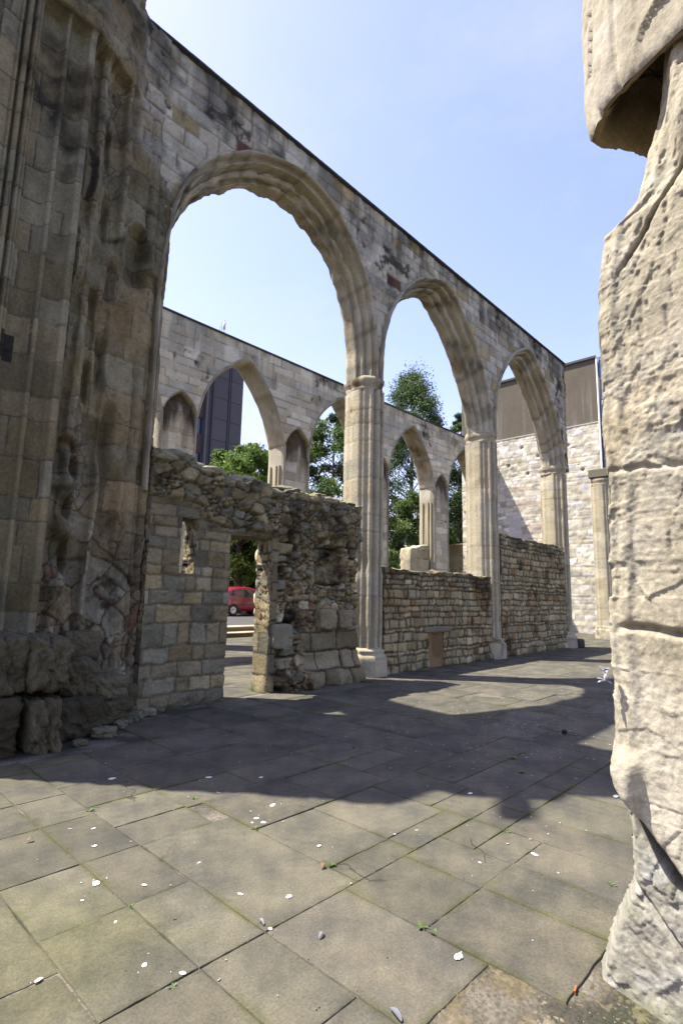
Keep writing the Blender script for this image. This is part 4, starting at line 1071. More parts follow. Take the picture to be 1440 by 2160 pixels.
# ------------------------------------------------------------------ FOREGROUND WALL on the right
fg = thing('foreground_wall', 'close sunlit eroded pale stone wall filling the right edge, notched and cracked', 'wall')
zk = np.array([-.15, -.04, .15, .31, .45, .59, .75, .93, 1.13, 1.43, 1.74, 2.07, 2.41, 2.73, 3.12, 3.32, 3.35, 3.43, 3.66, 3.82, 4.2, 5.6])
yk = np.array([.99, .98, .90, .84, .775, .775, .80, .822, .815, .805, .80, .785, .79, .79, .785, .752, .69, .60, .525, .48, .42, .40])
def fg_left(z): return np.interp(z, zk, yk)
nz, ny = 980, 190
zs = np.linspace(-.05, 5.6, nz); t = np.concatenate([np.linspace(0, .12, 26)[:-1], np.linspace(.12, 1, ny - 25)])
Z, T = np.meshgrid(zs, t, indexing='ij')
YL = fg_left((Z - 1.6) / 1.03 + 1.6) * 1.045 + .008 * fbm(Z, 0, 0, 6, 4, 21) + .012 * facets(Z, 0 * Z, 5, 1, 22)[0] + .005 * facets(Z, 0 * Z, 18, 1, 23)[0]
YR = -.45
Yg = YL + (YR - YL) * T
dist = YL - Yg                                                      # metres from the broken left edge
Xg = 2.60 + .13 * (1 - sst(0, .07, dist)) ** 2
n1 = fbm(Yg * 1.2, Z, 0, 2.0, 3, 501, .42)
n2 = fbm(Yg, Z * .7, 0, 9, 4, 502, .55)
groove = .010 * np.sin(dist * 70 + 2 * fbm(Yg, Z, 0, 2, 2, 505)) * sst(.22, .08, dist) * sst(.9, 1.3, Z)
cr_z = .80 - (.80 - Yg) * 1.05 + .05 * fbm(Yg, 0, 0, 4, 3, 503) - .02   # the big slanting crack, falling to the right
crack = np.exp(-((Z - cr_z + .02) / .035) ** 2) * sst(.0, .05, dist)
cr2 = .43 - (.775 - Yg) * .9 + .03 * fbm(Yg, 2, 0, 5, 3, 504); crack2 = np.exp(-((Z - cr2) / .010) ** 2)
cr3 = 2.95 - (.8 - Yg) * -1.4 + .06 * fbm(Yg, 7, 0, 4, 3, 508); crack3 = np.exp(-((Z - cr3) / .016) ** 2) * sst(.1, .2, dist)
cr4 = 1.50 + .03 * fbm(Yg, 9, 0, 6, 3, 509) - .12 * (.8 - Yg); crack4 = np.exp(-((Z - cr4) / .016) ** 2) * sst(.05, .12, dist)
cr5 = 2.18 + .03 * fbm(Yg, 12, 0, 6, 3, 510); crack5 = np.exp(-((Z - cr5) / .012) ** 2) * .7
low = sst(.02, -.02, Z - cr_z)
pitm = sst(-.05, .35, fbm(Yg, Z, 0, 1.3, 3, 511)); pit = sst(.30, .5, fbm(Yg * 1.3, Z * .7, 0, 30, 2, 512)) * (1 - low)
fc1 = facets(Yg, Z, 3.2, 2.2, 561)[0]; fc2, fe2, _ = facets(Yg, Z, 11, 8, 571); fc3 = facets(Yg, Z, 34, 26, 581)[0]
rough = sst(.02, .4, fbm(Yg, Z, 3, 1.6, 2, 513) + .35 * np.exp(-((Z - 1.05) / .4) ** 2) + .2 * np.exp(-((Z - 1.6) / .15) ** 2)) * (1 - low)
hh = .028 * n1 + .008 * fc1 + .0022 * fc2 * (1 + 2.2 * rough) + .0010 * fc3 * (1 + 2 * rough) + .0018 * fbm(Yg * 2.2, Z * .7, 1, 12, 5, 506, .66) + .002 * fbm(Yg, Z, 1, 60, 2, 507) + groove - .13 * crack - .03 * crack2 - .035 * crack3 - .03 * crack4 - .02 * crack5 - .008 * pit * pitm + rough * .022 * fbm(Yg, Z, 0, 7, 5, 514, .68)
hh = hh - low * .06 + low * (.012 * fbm(Yg, Z, 0, 5, 4, 515) + .006 * facets(Yg, Z, 3, 4, 591)[0] + .004 * fc2 + .0025 * fc3 + .008 * fbm(Yg, Z, 4, 13, 4, 592, .65))
hh = hh + .08 * bumpf(Yg, Z, .79, .84, .07, .12)
hh = hh + .10 * sst(3.45, 3.75, Z) * sst(.40, .30, Yg - .08 + .04 * n1)       # upper right stone comes forward
Xg = Xg - hh - .26 * (dist - .05) * sst(.02, .10, dist)
c = mix(np.array((.252, .224, .158)) + 0 * Z[..., None], np.array((.335, .305, .235)), sst(-.3, .4, fbm(Yg, Z, 0, 2.0, 5, 521, .6)))
c = mix(c, np.array((.27, .22, .13)), sst(.05, .5, fbm(Yg, Z, 0, 1.4, 4, 522)) * .6)
c = mix(c, np.array((.15, .15, .13)), np.clip(low * .62 + rough * .6 * sst(-.15, .3, n2 + fbm(Yg, Z, 2, 20, 3, 526)), 0, .85))
c = mix(c, c * .55, sst(.15, .5, fbm(Yg * 1.4, Z, 9, 16, 5, 527, .7)) * .7)
c = mix(c, np.array((.25, .25, .225)), low * sst(0, .3, fbm(Yg, Z, 0, 18, 4, 523)) * .6)
c = mix(c, np.array((.13, .135, .08)), low * sst(.05, .4, fbm(Yg, Z, 0, 6, 4, 524)) * .45)
c = mix(c, np.array((.09, .08, .06)), np.clip(crack * .7 + crack3 * .5 + crack4 * .4 + pit * .28, 0, .8))
c = c * (1 + .28 * fbm(Yg, Z, 0, 22, 5, 525, .7))[..., None]
mb = MB(); mb.grid(np.stack([Xg, Yg, Z], -1), c, flip=False)
# hidden far side and back so that it is a solid wall
E = np.stack([Xg, Yg, Z], -1)[::4, 0]
t2 = np.linspace(0, 1, 14)[None, :, None]
B = E.copy(); B[:, 0] = 3.30; B[:, 1] = E[:, 1] - .10
S = E[:, None] * (1 - t2) + B[:, None] * t2
S[..., 1] += .03 * fbm(S[..., 0], S[..., 2], 0, 4, 3, 531) * np.sin(np.pi * t2[..., 0])
mb.grid(S, np.tile(PALE * .9, (S.shape[0] * S.shape[1], 1)), flip=True)
G = np.stack([B, B * np.array((1, 0, 1)) + np.array((0, -.45, 0))], 1)
mb.grid(G, np.tile(PALE * .9, (G.shape[0] * 2, 1)), flip=True)
mb.obj('wall_face', M_NEAR, fg)

# overhanging block with a hollow underside
mb = MB()
pl = [(2.58, .735), (2.74, .835), (3.10, .62), (3.1, .2), (2.36, .26), (2.46, .50)]
pl = np.array(pl + [pl[0]])[::-1] * 1.0
pp = densify(pl, .012); 
# round the corners a little
for _ in range(2):
    q = pp[:-1]; pp2 = (np.roll(q, 1, 0) + 2 * q + np.roll(q, -1, 0)) / 4; pp = np.concatenate([pp2, pp2[:1]])
zs = np.concatenate([[4.03, 4.05, 4.08, 4.12], np.arange(4.15, 5.8, .014)])
ins = np.interp(zs, [4.03, 4.05, 4.08, 4.12, 4.2], [.93, .975, .99, 1.0, 1.0])
ctr = np.array((2.74, .52))
P = np.zeros((len(zs), len(pp), 3))
P[..., :2] = ctr + (pp[None] - ctr) * ins[:, None, None]; P[..., 2] = zs[:, None]
P[..., 2] += .03 * fbm(P[..., 0], P[..., 1], 0, 4, 3, 541) * sst(4.3, 4.1, P[..., 2])
N = grid_normals(P); sg = np.sign(((P[..., :2] - ctr) * N[..., :2]).sum(-1).mean())
q = np.concatenate([[0], np.cumsum(np.linalg.norm(np.diff(pp, axis=0), axis=1))])[None]
hz = .016 * facets(q + 0 * P[..., 2], P[..., 2], 4, 3, 547)[0] + .002 * facets(q + 0 * P[..., 2], P[..., 2], 16, 12, 548)[0] + .008 * fbm(P[..., 0], P[..., 1], P[..., 2], 4, 5, 542, .6) + .012 * fbm(P[..., 0] * 2, P[..., 1] * 2, P[..., 2] * .7, 9, 3, 543) - .02 * np.exp(-((P[..., 1] - .60 + .02 * np.sin(P[..., 2] * 4)) / .012) ** 2) * (P[..., 0] < 2.6)
P = P + N * sg * hz[..., None]
c = mix(np.array((.25, .222, .158)) + 0 * P, np.array((.33, .30, .235)), sst(-.3, .4, fbm(P[..., 0], P[..., 1], P[..., 2], 3, 5, 544)))
c = c * (1 + .2 * fbm(P[..., 0], P[..., 1], P[..., 2], 25, 3, 545))[..., None]
mb.grid(P, c, flip=sg < 0)
# underside, scooped upwards
e = P[0]; ce = np.array((2.76, .50, 4.27)); t3 = np.linspace(0, 1, 24)[None, :, None]
U = e[:, None] * (1 - t3) + ce * t3
U[..., 2] = e[:, None, 2] + (.20 * sst(0.05, .6, t3[..., 0])) + .03 * fbm(U[..., 0], U[..., 1], 0, 7, 4, 546)
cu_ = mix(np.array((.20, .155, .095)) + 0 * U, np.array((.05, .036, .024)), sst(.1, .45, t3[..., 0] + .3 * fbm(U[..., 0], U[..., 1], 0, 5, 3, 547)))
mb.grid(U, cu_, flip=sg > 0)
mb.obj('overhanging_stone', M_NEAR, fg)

# strip of earth and moss gathered at the foot of the shaded walls
xs = np.linspace(2.6, 9.0, 420); ts = np.linspace(0, 1, 26); X, T = np.meshgrid(xs, ts, indexing='ij')
wd = .16 + .10 * fbm(X, 0, 0, 1.6, 3, 730) + .30 * sst(4.0, 3.0, X); yb = np.interp(X, [2.6, 3.3, 3.7, 9.0], [6.55, 6.8, 7.08, 7.22])
Yv = yb - wd * T
Zv = -.012 + .045 * (1 - T) ** 1.5 * (1 + .8 * fbm(X, Yv, 0, 5, 4, 731)) + .008 * (1 - T) * fbm(X, Yv, 0, 25, 3, 732)
door = sst(.42, .36, np.abs(X - 5.41)); Zv = Zv - door * .05
cc = mix(np.array((.075, .062, .04)) + 0 * X[..., None], np.array((.04, .05, .018)), sst(-.1, .3, fbm(X, Yv, 0, 2.2, 4, 733)) * .8) * (1 + .5 * fbm(X, Yv, 0, 18, 4, 734))[..., None]
m = MB(); m.grid(np.stack([X, Yv, Zv], -1), cc, flip=True); struct(m.obj('earth_strip', M_RUB))

# ------------------------------------------------------------------ TREES
def tree(name, label, cx, cy, z0, top, rad, seed, nclump, nleaf, lsize, shape='oval', cols=((.06, .10, .03), (.10, .15, .045), (.035, .06, .022)), crown0=.18, lean=0.0, trunk_r=.28):
    r = np.random.default_rng(seed)
    t = thing(name, label, 'tree', (cx, cy, z0), 'trees beyond the far arcade')
    H = top - z0
    mb = MB()
    pts = [(lean * s * s, 0.15 * math.sin(s * 5), s * H * .93) for s in np.linspace(0, 1, 9)]
    mb.tube(pts, trunk_r * (1 - np.linspace(0, .93, 9)), (.10, .08, .055), 9)
    cl = []
    for i in range(nclump):
        f = crown0 + (1 - crown0) * ((i + r.uniform()) / nclump) ** 1.0
        if shape == 'spire': R = rad * (1 - ((f - crown0) / (1 - crown0))) ** .75 * (.55 + .6 * r.uniform()) + .12
        else: R = rad * math.sqrt(max(.02, 1 - ((f - (crown0 + 1) / 2) / ((1 - crown0) / 2 + .02)) ** 2)) * (.45 + .6 * r.uniform())
        a = r.uniform(0, 2 * np.pi)
        p = np.array((R * math.cos(a) + lean * f * f, R * math.sin(a), f * H + r.normal() * .25))
        cl.append(p)
        b0 = np.array((lean * f * f, 0, max(.15 * H, p[2] - R * (.5 + .3 * r.uniform()))))
        if i % 2 == 0:
            mid = (b0 + p) / 2 + r.normal(0, .15, 3)
            mb.tube([b0, mid, p], [trunk_r * .28 * (1 - f * .6), trunk_r * .16 * (1 - f * .6), .012], (.10, .08, .055), 5)
    mb.obj('trunk', M_BARK, t)
    cl = np.array(cl)
    k = r.integers(0, nclump, nleaf)
    cr_ = r.uniform(.35, 1.0, nclump) * rad * (.30 if shape != 'spire' else .26)
    off = r.normal(0, 1, (nleaf, 3)); off /= np.linalg.norm(off, axis=1)[:, None]; off *= (r.uniform(0, 1, nleaf) ** .6 * (1 + .5 * r.normal(0, .4, nleaf)))[:, None]
    off[:, 2] *= .7
    P = cl[k] + off * cr_[k][:, None]
    P[:, 2] = np.maximum(P[:, 2], .4)
    n = r.normal(0, 1, (nleaf, 3)); n[:, 2] += .4; n /= np.linalg.norm(n, axis=1)[:, None]
    a = np.cross(n, r.normal(0, 1, (nleaf, 3))); a /= np.linalg.norm(a, axis=1)[:, None]; b = np.cross(n, a)
    s = lsize * r.uniform(.6, 1.3, nleaf)[:, None]
    V = np.stack([P - a * s, P - b * s * .45 + n * s * .15, P + a * s, P + b * s * .45 + n * s * .15], 1).reshape(-1, 3)
    F = np.arange(nleaf * 4).reshape(-1, 4)
    tone = (r.uniform(.75, 1.25, nclump)[k] * r.uniform(.8, 1.2, nleaf))[:, None]
    cc = np.array(cols)[np.minimum((r.uniform(0, 1, nclump)[k] * .7 + r.uniform(0, 1, nleaf) * .3) * 3, 2.99).astype(int)] * tone
    mesh_obj('crown', V, F, M_LEAF, t, np.repeat(cc, 4, 0), False)
    return t
DARKC = ((.030, .062, .022), (.05, .09, .03), (.018, .036, .014))
LIGHTC = ((.11, .175, .03), (.16, .23, .05), (.06, .105, .022))
BIRCH = ((.075, .125, .045), (.115, .17, .065), (.045, .08, .03))
tree('birch_tree', 'tall birch tree rising above the far coping with a pointed open top', 29.8, 21.6, .34, 16.9, 5.0, 1, 210, 80000, .085, 'spire', BIRCH, .1)
tree('broadleaf_tree', 'bright green broadleaf tree in front of the grey office block', 21.4, 29.4, .34, 11.3, 3.6, 2, 90, 40000, .14, 'oval', LIGHTC, .25)
tree('broadleaf_tree', 'mid green tree filling the second far arch left of the moulded pier', 25.0, 24.6, .34, 13.2, 3.3, 3, 120, 52000, .105, 'oval', ((.075, .125, .03), (.12, .18, .045), (.04, .075, .02)), .1)
tree('broadleaf_tree', 'dark glossy tree seen in the narrow gap beside the third near pier', 35.5, 21.5, .34, 12.6, 2.8, 4, 70, 26000, .12, 'oval', DARKC, .2)
tree('broadleaf_tree', 'low light green tree under the birch in the third far arch', 27.4, 19.6, .34, 7.6, 2.3, 5, 90, 40000, .085, 'oval', ((.085, .135, .035), (.13, .18, .055), (.045, .08, .02)), .05)
tree('broadleaf_tree', 'slim dark tree whose tip shows over the far coping right of the birch', 37.5, 22.4, .34, 16.4, 2.2, 6, 60, 24000, .10, 'spire', BIRCH, .3)
tree('broadleaf_tree', 'shaded dark tree standing right behind the bright green one', 24.6, 32.0, .34, 9.0, 3.4, 7, 60, 24000, .15, 'oval', DARKC, .18)

# ------------------------------------------------------------------ BUILDINGS BEHIND
M_TOWER = mat_attr('dark_cladding', rough=.7, fine=.6, bump=0, var=.06)
M_GLASSD = mat_plain('dark_window', (.02, .03, .06), .12, 0, .8)
blk = thing('office_block', 'dark grey concrete office tower beyond the first far arch', 'building', (37, 65, 0))
blk.location = (0, 0, 0)
mb = MB()
gx = [24.0, 31.0, 37.3, 38.3, 40.6, 40.95, 42.95]
mb.box(37.3, 43.0, 60.3, 76, 0, 36.2, (.074, .068, .072)); mb.box(22, 37.3, 60.9, 76, 0, 35.4, (.058, .054, .056))
fl = np.arange(1.0, 36, 2.95)
for z in fl:
    z1 = min(z + 2.90, 36.2)
    for a, b in ((38.35, 40.55), (41.0, 42.95)): mb.box(a, b, 60.12, 60.3, z, z1, np.array((.080, .074, .080)) * (1 + .06 * math.sin(z * 7 + a)))
mb.box(37.3, 37.45, 60.0, 60.3, 0, 36.2, (.14, .135, .14)); mb.box(38.15, 38.30, 60.0, 60.3, 0, 36.2, (.07, .07, .08)); mb.box(40.66, 40.84, 60.05, 60.3, 0, 36.2, (.07, .07, .08))
mb.obj('facade', M_TOWER, blk, smooth=False)
for i, z in enumerate(np.arange(3.2, 34, 2.95 * 1.6)):
    m = MB(); m.box(23, 37.25, 60.6, 60.9, z - 2.5, z, (.07, .05, .05)); m.obj('spandrel_panel', M_TOWER, blk, smooth=False)
    m = MB(); m.box(23, 37.25, 60.80, 60.92, z, z + 2.2, (.02, .03, .06)); o = m.obj('window', M_GLASSD, blk, smooth=False)
    fr = MB(); fr.box(23, 37.25, 60.69, 60.80, z + 2.12, z + 2.2, (.08, .08, .1))
    for x in np.arange(24.2, 37.2, 1.3): fr.box(x, x + .09, 60.70, 60.80, z, z + 2.2, (.10, .10, .12))
    fr.obj('mullions', M_TOWER, o, smooth=False)
mb = MB(); mb.tube([(40.5, 62, 36), (40.5, 62, 40.0)], .07, (.5, .5, .52)); mb.tube([(40.1, 62, 36), (40.1, 62, 39.6)], .05, (.5, .5, .52)); mb.tube([(39.8, 62, 36), (39.8, 62, 38.9)], .05, (.5, .5, .52))
mb.box(40.36, 40.64, 61.9, 62.1, 38.6, 39.7, (.55, .56, .6))
mb.obj('roof_antenna', mat_attr('antenna_metal', rough=.4, bump=0, var=.05), blk)
# low shaded shop building behind the car
sh = thing('low_building', 'low shaded blue black building behind the red car', 'building', (24, 34, .34)); sh.location = (0, 0, 0)
mb = MB(); mb.box(14, 44, 34, 42, .3, 4.6, (.02, .022, .032)); mb.box(13.8, 44.2, 33.7, 42.2, 4.6, 4.9, (.08, .08, .085)); mb.obj('wall', M_CONC, sh, smooth=False)
for i, x in enumerate(np.arange(15, 43, 2.6)):
    m = MB(); m.box(x, x + 2.0, 33.93, 34.02, .8, 3.4, (.02, .03, .06)); w = m.obj('window', M_GLASSD, sh, smooth=False)
    m = MB(); m.box(x + 2.1, x + 2.35, 33.85, 34.0, .3, 4.6, (.10, .12, .18)); m.obj('pilaster', M_CONC, sh, smooth=False)
pb = thing('white_building', 'pale building showing white between dark leaves right of the far pier', 'building', (45, 34, .34)); pb.location = (0, 0, 0)
mb = MB(); mb.box(46, 62, 30, 44, .3, 9.5, (.42, .42, .41)); mb.box(45.8, 62.2, 29.8, 44.2, 9.5, 9.9, (.3, .3, .3)); mb.obj('wall', M_CONC, pb, smooth=False)
for y in np.arange(31, 43, 2.4):
    for z in (1.5, 4.5, 7.2):
        m = MB(); m.box(45.95, 46.05, y, y + 1.2, z, z + 1.4, (.02, .03, .05)); m.obj('window', M_GLASSD, pb, smooth=False)
# orange road sign
sg_ = thing('road_sign', 'small orange diamond road sign low beyond the second dwarf opening', 'sign', (24.3, 18.2, .34))
mb = MB(); s_ = .30; V = [(-s_, 0, 2.95), (0, 0, 2.95 - s_), (s_, 0, 2.95), (0, 0, 2.95 + s_)]
V = V + [(x, .02, z) for x, y, z in V]
mesh_obj('sign_plate', V, [(0, 1, 2, 3), (7, 6, 5, 4), (0, 4, 5, 1), (1, 5, 6, 2), (2, 6, 7, 3), (3, 7, 4, 0)], mat_plain('orange_paint', (.75, .33, .03), .5), sg_, smooth=False)
mb = MB(); mb.tube([(0, .05, 0), (0, .05, 3.1)], .03, (.4, .4, .4)); mb.obj('post', M_CONC, sg_)

# ------------------------------------------------------------------ RED CAR
M_RED = mat_plain('red_paint', (.26, .008, .02), .28, .0, .5, .8)
M_TYRE = mat_plain('tyre_rubber', (.02, .02, .02), .8)
M_RIM = mat_plain('alloy', (.6, .6, .62), .3, .9)
M_CG = mat_plain('car_glass', (.015, .018, .022), .06, 0, .9)
M_TRIM = mat_plain('dark_trim', (.03, .03, .03), .6)
M_LAMP = mat_plain('lamp_glass', (.5, .05, .04), .2)
car = thing('parked_car', 'small red tall-bodied hatchback parked beyond the doorway', 'car', (17.15, 25.6, .35))
def xsec(x):
    # half width and heights along the length (rear at x = 0, front at 3.7)
    return
Ls = np.array([0, .08, .25, .5, .9, 1.4, 1.9, 2.3, 2.6, 2.9, 3.3, 3.6, 3.7])
belt = np.array([.85, .98, 1.02, 1.02, 1.0, .98, .97, .96, .95, .93, .86, .70, .55])
roof = np.array([.86, 1.15, 1.40, 1.53, 1.58, 1.60, 1.57, 1.47, 1.25, 1.0, .88, .72, .56])
hw = np.array([.66, .74, .80, .84, .86, .86, .86, .86, .85, .84, .80, .70, .6])
rows = []
for L, b, r_, w in zip(Ls, belt, roof, hw):
    tw_ = w - .16 * min(1, (r_ - b) / .45) if r_ > b + .02 else w - .03
    half = [(w * .85, .22), (w, .32), (w + .01, .55), (w, .75), (w - .02, b), (tw_ + (w - tw_) * .45, (b + r_) / 2), (tw_, r_ - .06), (tw_ * .8, r_), (0, r_ + .02)]
    rows.append([(L, -y, z) for y, z in half] + [(L, y, z) for y, z in half[::-1][1:]])
rows = np.array(rows)
def interp_rows(R, m):
    src = np.linspace(0, 1, len(R)); dst = np.linspace(0, 1, m); out = np.zeros((m,) + R.shape[1:])
    for i in range(R.shape[1]):
        for j in range(3): out[:, i, j] = np.interp(dst, src, R[:, i, j])
    return out
rr = interp_rows(rows, 50)
mb = MB(); mb.grid(rr, np.zeros((50, rr.shape[1], 3))); 
for k_, fl_ in ((0, 1), (-1, 0)):
    e = rr[k_]; ce = e.mean(0); t4 = np.linspace(0, 1, 4)[None, :, None]; mb.grid(e[:, None] * (1 - t4) + ce * t4, np.zeros((len(e), 4, 3)), flip=bool(fl_))
mb.obj('body', M_RED, car)
def sideglass(pts, side):
    n = len(pts); y = -.80 if side < 0 else .80
    V = []
    for (x, z) in pts:
        b = np.interp(x, Ls, belt); r_ = np.interp(x, Ls, roof); w = np.interp(x, Ls, hw)
        tw_ = w - .16 * min(1, max(0, (r_ - b) / .45)); f = np.clip((z - b) / max(.05, (r_ - .06 - b)), 0, 1)
        V.append((x, side * (w - .02 + (tw_ - w + .02) * f + .012), z))
    return mesh_obj('side_window', V, [tuple(range(n)) if side < 0 else tuple(range(n - 1, -1, -1))], M_CG, car, smooth=False)
for sd in (-1, 1):
    sideglass([(.42, 1.12), (.55, 1.06), (1.28, 1.03), (1.28, 1.48), (.95, 1.48), (.60, 1.38)], sd)
    sideglass([(1.36, 1.03), (2.15, 1.01), (2.55, 1.02), (2.2, 1.38), (1.9, 1.47), (1.36, 1.49)], sd)
mb = MB()
V = [(2.22, -.60, 1.46), (2.22, .60, 1.46), (2.80, .70, 1.06), (2.80, -.70, 1.06)]
mesh_obj('windscreen', [(x + .02, y, z + .03) for x, y, z in V], [(0, 3, 2, 1)], M_CG, car, smooth=False)
V = [(.06, -.62, 1.08), (.06, .62, 1.08), (.28, .56, 1.40), (.28, -.56, 1.40)]
mesh_obj('rear_window', [(x - .02, y, z + .01) for x, y, z in V], [(0, 3, 2, 1)], M_CG, car, smooth=False)
def wheel(x, y):
    t_ = np.linspace(0, 2 * np.pi, 37); prof = [(.20, -.10), (.29, -.10), (.31, -.07), (.31, .07), (.29, .10), (.20, .10)]
    P = np.array([[(x + r_ * math.cos(a), y + d_, .31 + r_ * math.sin(a)) for r_, d_ in prof] for a in t_])
    m = MB(); m.grid(P, np.zeros(P.shape)); w = m.obj('wheel', M_TYRE, car)
    m = MB(); prof = [(0, -.06), (.06, -.07), (.18, -.09), (.21, -.08), (.21, .08)]
    s_ = -1 if y < 0 else 1
    P = np.array([[(x + r_ * math.cos(a), y - s_ * d_, .31 + r_ * math.sin(a)) for r_, d_ in prof] for a in t_]); m.grid(P, np.zeros(P.shape)); m.obj('rim', M_RIM, w)
for x in (.62, 3.0):
    for y in (-.78, .78): wheel(x, y)
for x in (.62, 3.0):
    m = MB(); t_ = np.linspace(0, np.pi, 20); P = np.array([[(x + r_ * math.cos(a), -.875, .31 + r_ * math.sin(a)) for r_ in (.31, .36)] for a in t_]); m.grid(P, np.zeros(P.shape), flip=True); m.obj('wheel_arch', M_TRIM, car)
for x in (.55, 1.55):
    m = MB(); m.tube([(x, -.885, .88), (x + .16, -.885, .89)], .014, (.5, .1, .1), 6); m.obj('door_handle', M_RED, car)
m = MB(); m.tube([(1.32, -.875, .35), (1.32, -.882, .98)], .006, (0, 0, 0), 4); m.tube([(.6, -.885, .62), (3.0, -.885, .62)], .012, (0, 0, 0), 5); m.obj('door_seam', M_TRIM, car)
for sd in (-1, 1):
    m = MB(); lump(m, 2.2, sd * .95, 1.06, .14, .2, .13, 5, (.5, .5, .5), 10, .02, .6); m.obj('wing_mirror', M_RIM, car)
    m = MB(); lump(m, .12, sd * .70, .95, .12, .14, .34, 5, (.5, .1, .1), 10, .02, .5); m.obj('tail_light', M_LAMP, car)
m = MB(); m.box(-.05, .1, -.7, .7, .3, .5, (0, 0, 0)); m.obj('rear_bumper', M_RED, car)

# ------------------------------------------------------------------ SMALL THINGS ON THE PAVING
DS = .55
M_WHITE = mat_attr('droppings', rough=.8, fine=60, bump=0, var=.15)
mb = MB(); rd = np.random.default_rng(17)
def splat(x, y, r_, el=1.0, ang=0.0, col=(.50, .50, .49)):
    n = 14; a = np.linspace(0, 2 * np.pi, n, endpoint=False)
    r_ = r_ * DS; rr_ = r_ * (1 + .16 * np.sin(a * 2 + rd.uniform(0, 6)) + .10 * rd.normal(size=n))
    px_, py_ = rr_ * np.cos(a) * el, rr_ * np.sin(a)
    X = x + px_ * math.cos(ang) - py_ * math.sin(ang); Y = y + px_ * math.sin(ang) + py_ * math.cos(ang)
    V = [(x, y, .0075 + r_ * .04)] + [(u, v, .0035) for u, v in zip(X, Y)]
    F = [(0, 1 + i, 1 + (i + 1) % n, 1 + (i + 1) % n) for i in range(n)]
    mb.V.append(np.array(V, np.float32)); mb.C.append(np.tile(np.array(col, np.float32), (n + 1, 1)))
    TR.append(np.array([(0, 1 + i, 1 + (i + 1) % n) for i in range(n)]) + mb.n); mb.n += n + 1
TR = []
BIG = [(2.36, 1.45, .024), (2.14, 2.35, .021), (1.47, 3.19, .030), (1.65, 2.99, .013), (3.57, 1.63, .020), (1.97, 2.55, .013), (1.39, 2.77, .013), (1.34, 2.38, .017), (1.43, 2.22, .016), (1.89, 2.20, .012),
       (1.65, 3.64, .020), (2.67, 2.66, .018), (2.65, 3.28, .020), (2.64, 3.19, .018), (2.58, 3.24, .014), (2.89, 3.39, .024), (3.22, 1.82, .010), (4.23, 2.47, .026), (.99, 2.60, .014), (2.89, 4.26, .030), (2.27, 4.79, .034),
       (1.35, 3.07, .010), (3.22, 3.95, .02), (5.07, 1.6, .03), (1.75, 3.9, .012), (2.0, 3.0, .010)]
for x, y, r_ in BIG:
    splat(x, y, r_ * 1.35, rd.uniform(.9, 1.7), rd.uniform(0, 3))
    for _ in range(rd.integers(0, 4)): splat(x + rd.normal(0, .05), y + rd.normal(0, .05), r_ * .25)
for _ in range(430):
    if rd.uniform() < .55: x, y = rd.normal(6.6, 1.5), rd.normal(3.2, .9)
    elif rd.uniform() < .5: x, y = rd.normal(10.5, 2.5), rd.normal(4.6, .9)
    else: x, y = rd.uniform(1.2, 6), rd.uniform(1.0, 6.2)
    if x < 1.2 or y < .9 or y > 6.7: continue
    splat(x, y, .003 + .010 * rd.uniform() ** 2 + .0012 * x, rd.uniform(.8, 2), rd.uniform(0, 3), (.22, .22, .22))
o = mesh_obj('bird_droppings', np.concatenate(mb.V), np.concatenate(TR), M_WHITE, None, np.concatenate(mb.C), True)
tag(o, 'white bird droppings spattered over the paving', 'droppings', None, 'stuff')

M_FEA = mat_attr('feather_vane', rough=.8, fine=40, bump=0, var=.1, transl=.3)
def feather(mb, base, d, L, w, col, lift=.012):
    base = np.array(base, float); d = np.array(d, float); d /= np.linalg.norm(d); s_ = np.cross(d, (0, 0, 1.0)); s_ /= np.linalg.norm(s_) + 1e-9
    t_ = np.linspace(0, 1, 14); wd = w * np.sin(np.pi * np.clip(t_ * .9 + .08, 0, 1)) ** .7
    P = np.array([[base + d * L * t + s_ * (k * wd[i]) + np.array((0, 0, lift * math.sin(t * 3.1) + abs(k) * .004)) for k in (-1, -.5, 0, .5, 1)] for i, t in enumerate(t_)])
    mb.grid(P, np.tile(np.asarray(col), (14 * 5, 1)))
for i, (x, y, ax, ay, L, col, lab) in enumerate(((1.87, 1.40, .3, 1, .075, (.16, .17, .19), 'grey feather in the gritty gap at the bottom of the picture'), (2.0, 1.98, 1, .4, .05, (.20, .21, .23), 'small pale feather beside a slab joint right of centre'),
                                                 (1.88, 2.24, .2, 1, .05, (.22, .22, .25), 'tiny grey feather on the crossing of two slab joints'))):
    m = MB(); feather(m, (0, 0, .006), (ax, ay, 0), L, L * .16, col); o = m.obj('feather', M_FEA); o.location = (x, y, 0); tag(o, lab, 'feather', 'feathers on the paving')
m = MB(); rf = np.random.default_rng(5)
for i in range(16):
    d = rf.normal(0, 1, 3); d[2] = d[2] * .8
    feather(m, (0, 0, rf.choice([-.03, .03]) * 1.0), d, rf.uniform(.03, .05), rf.uniform(.008, .014), (.42, .42, .46), .004)
o = m.obj('feather_tuft', M_FEA); o.location = (2.56, .825, 1.28); o.scale = (.8, .8, .8); tag(o, 'fluffy white tuft of down caught on the edge of the foreground stone', 'feather tuft')

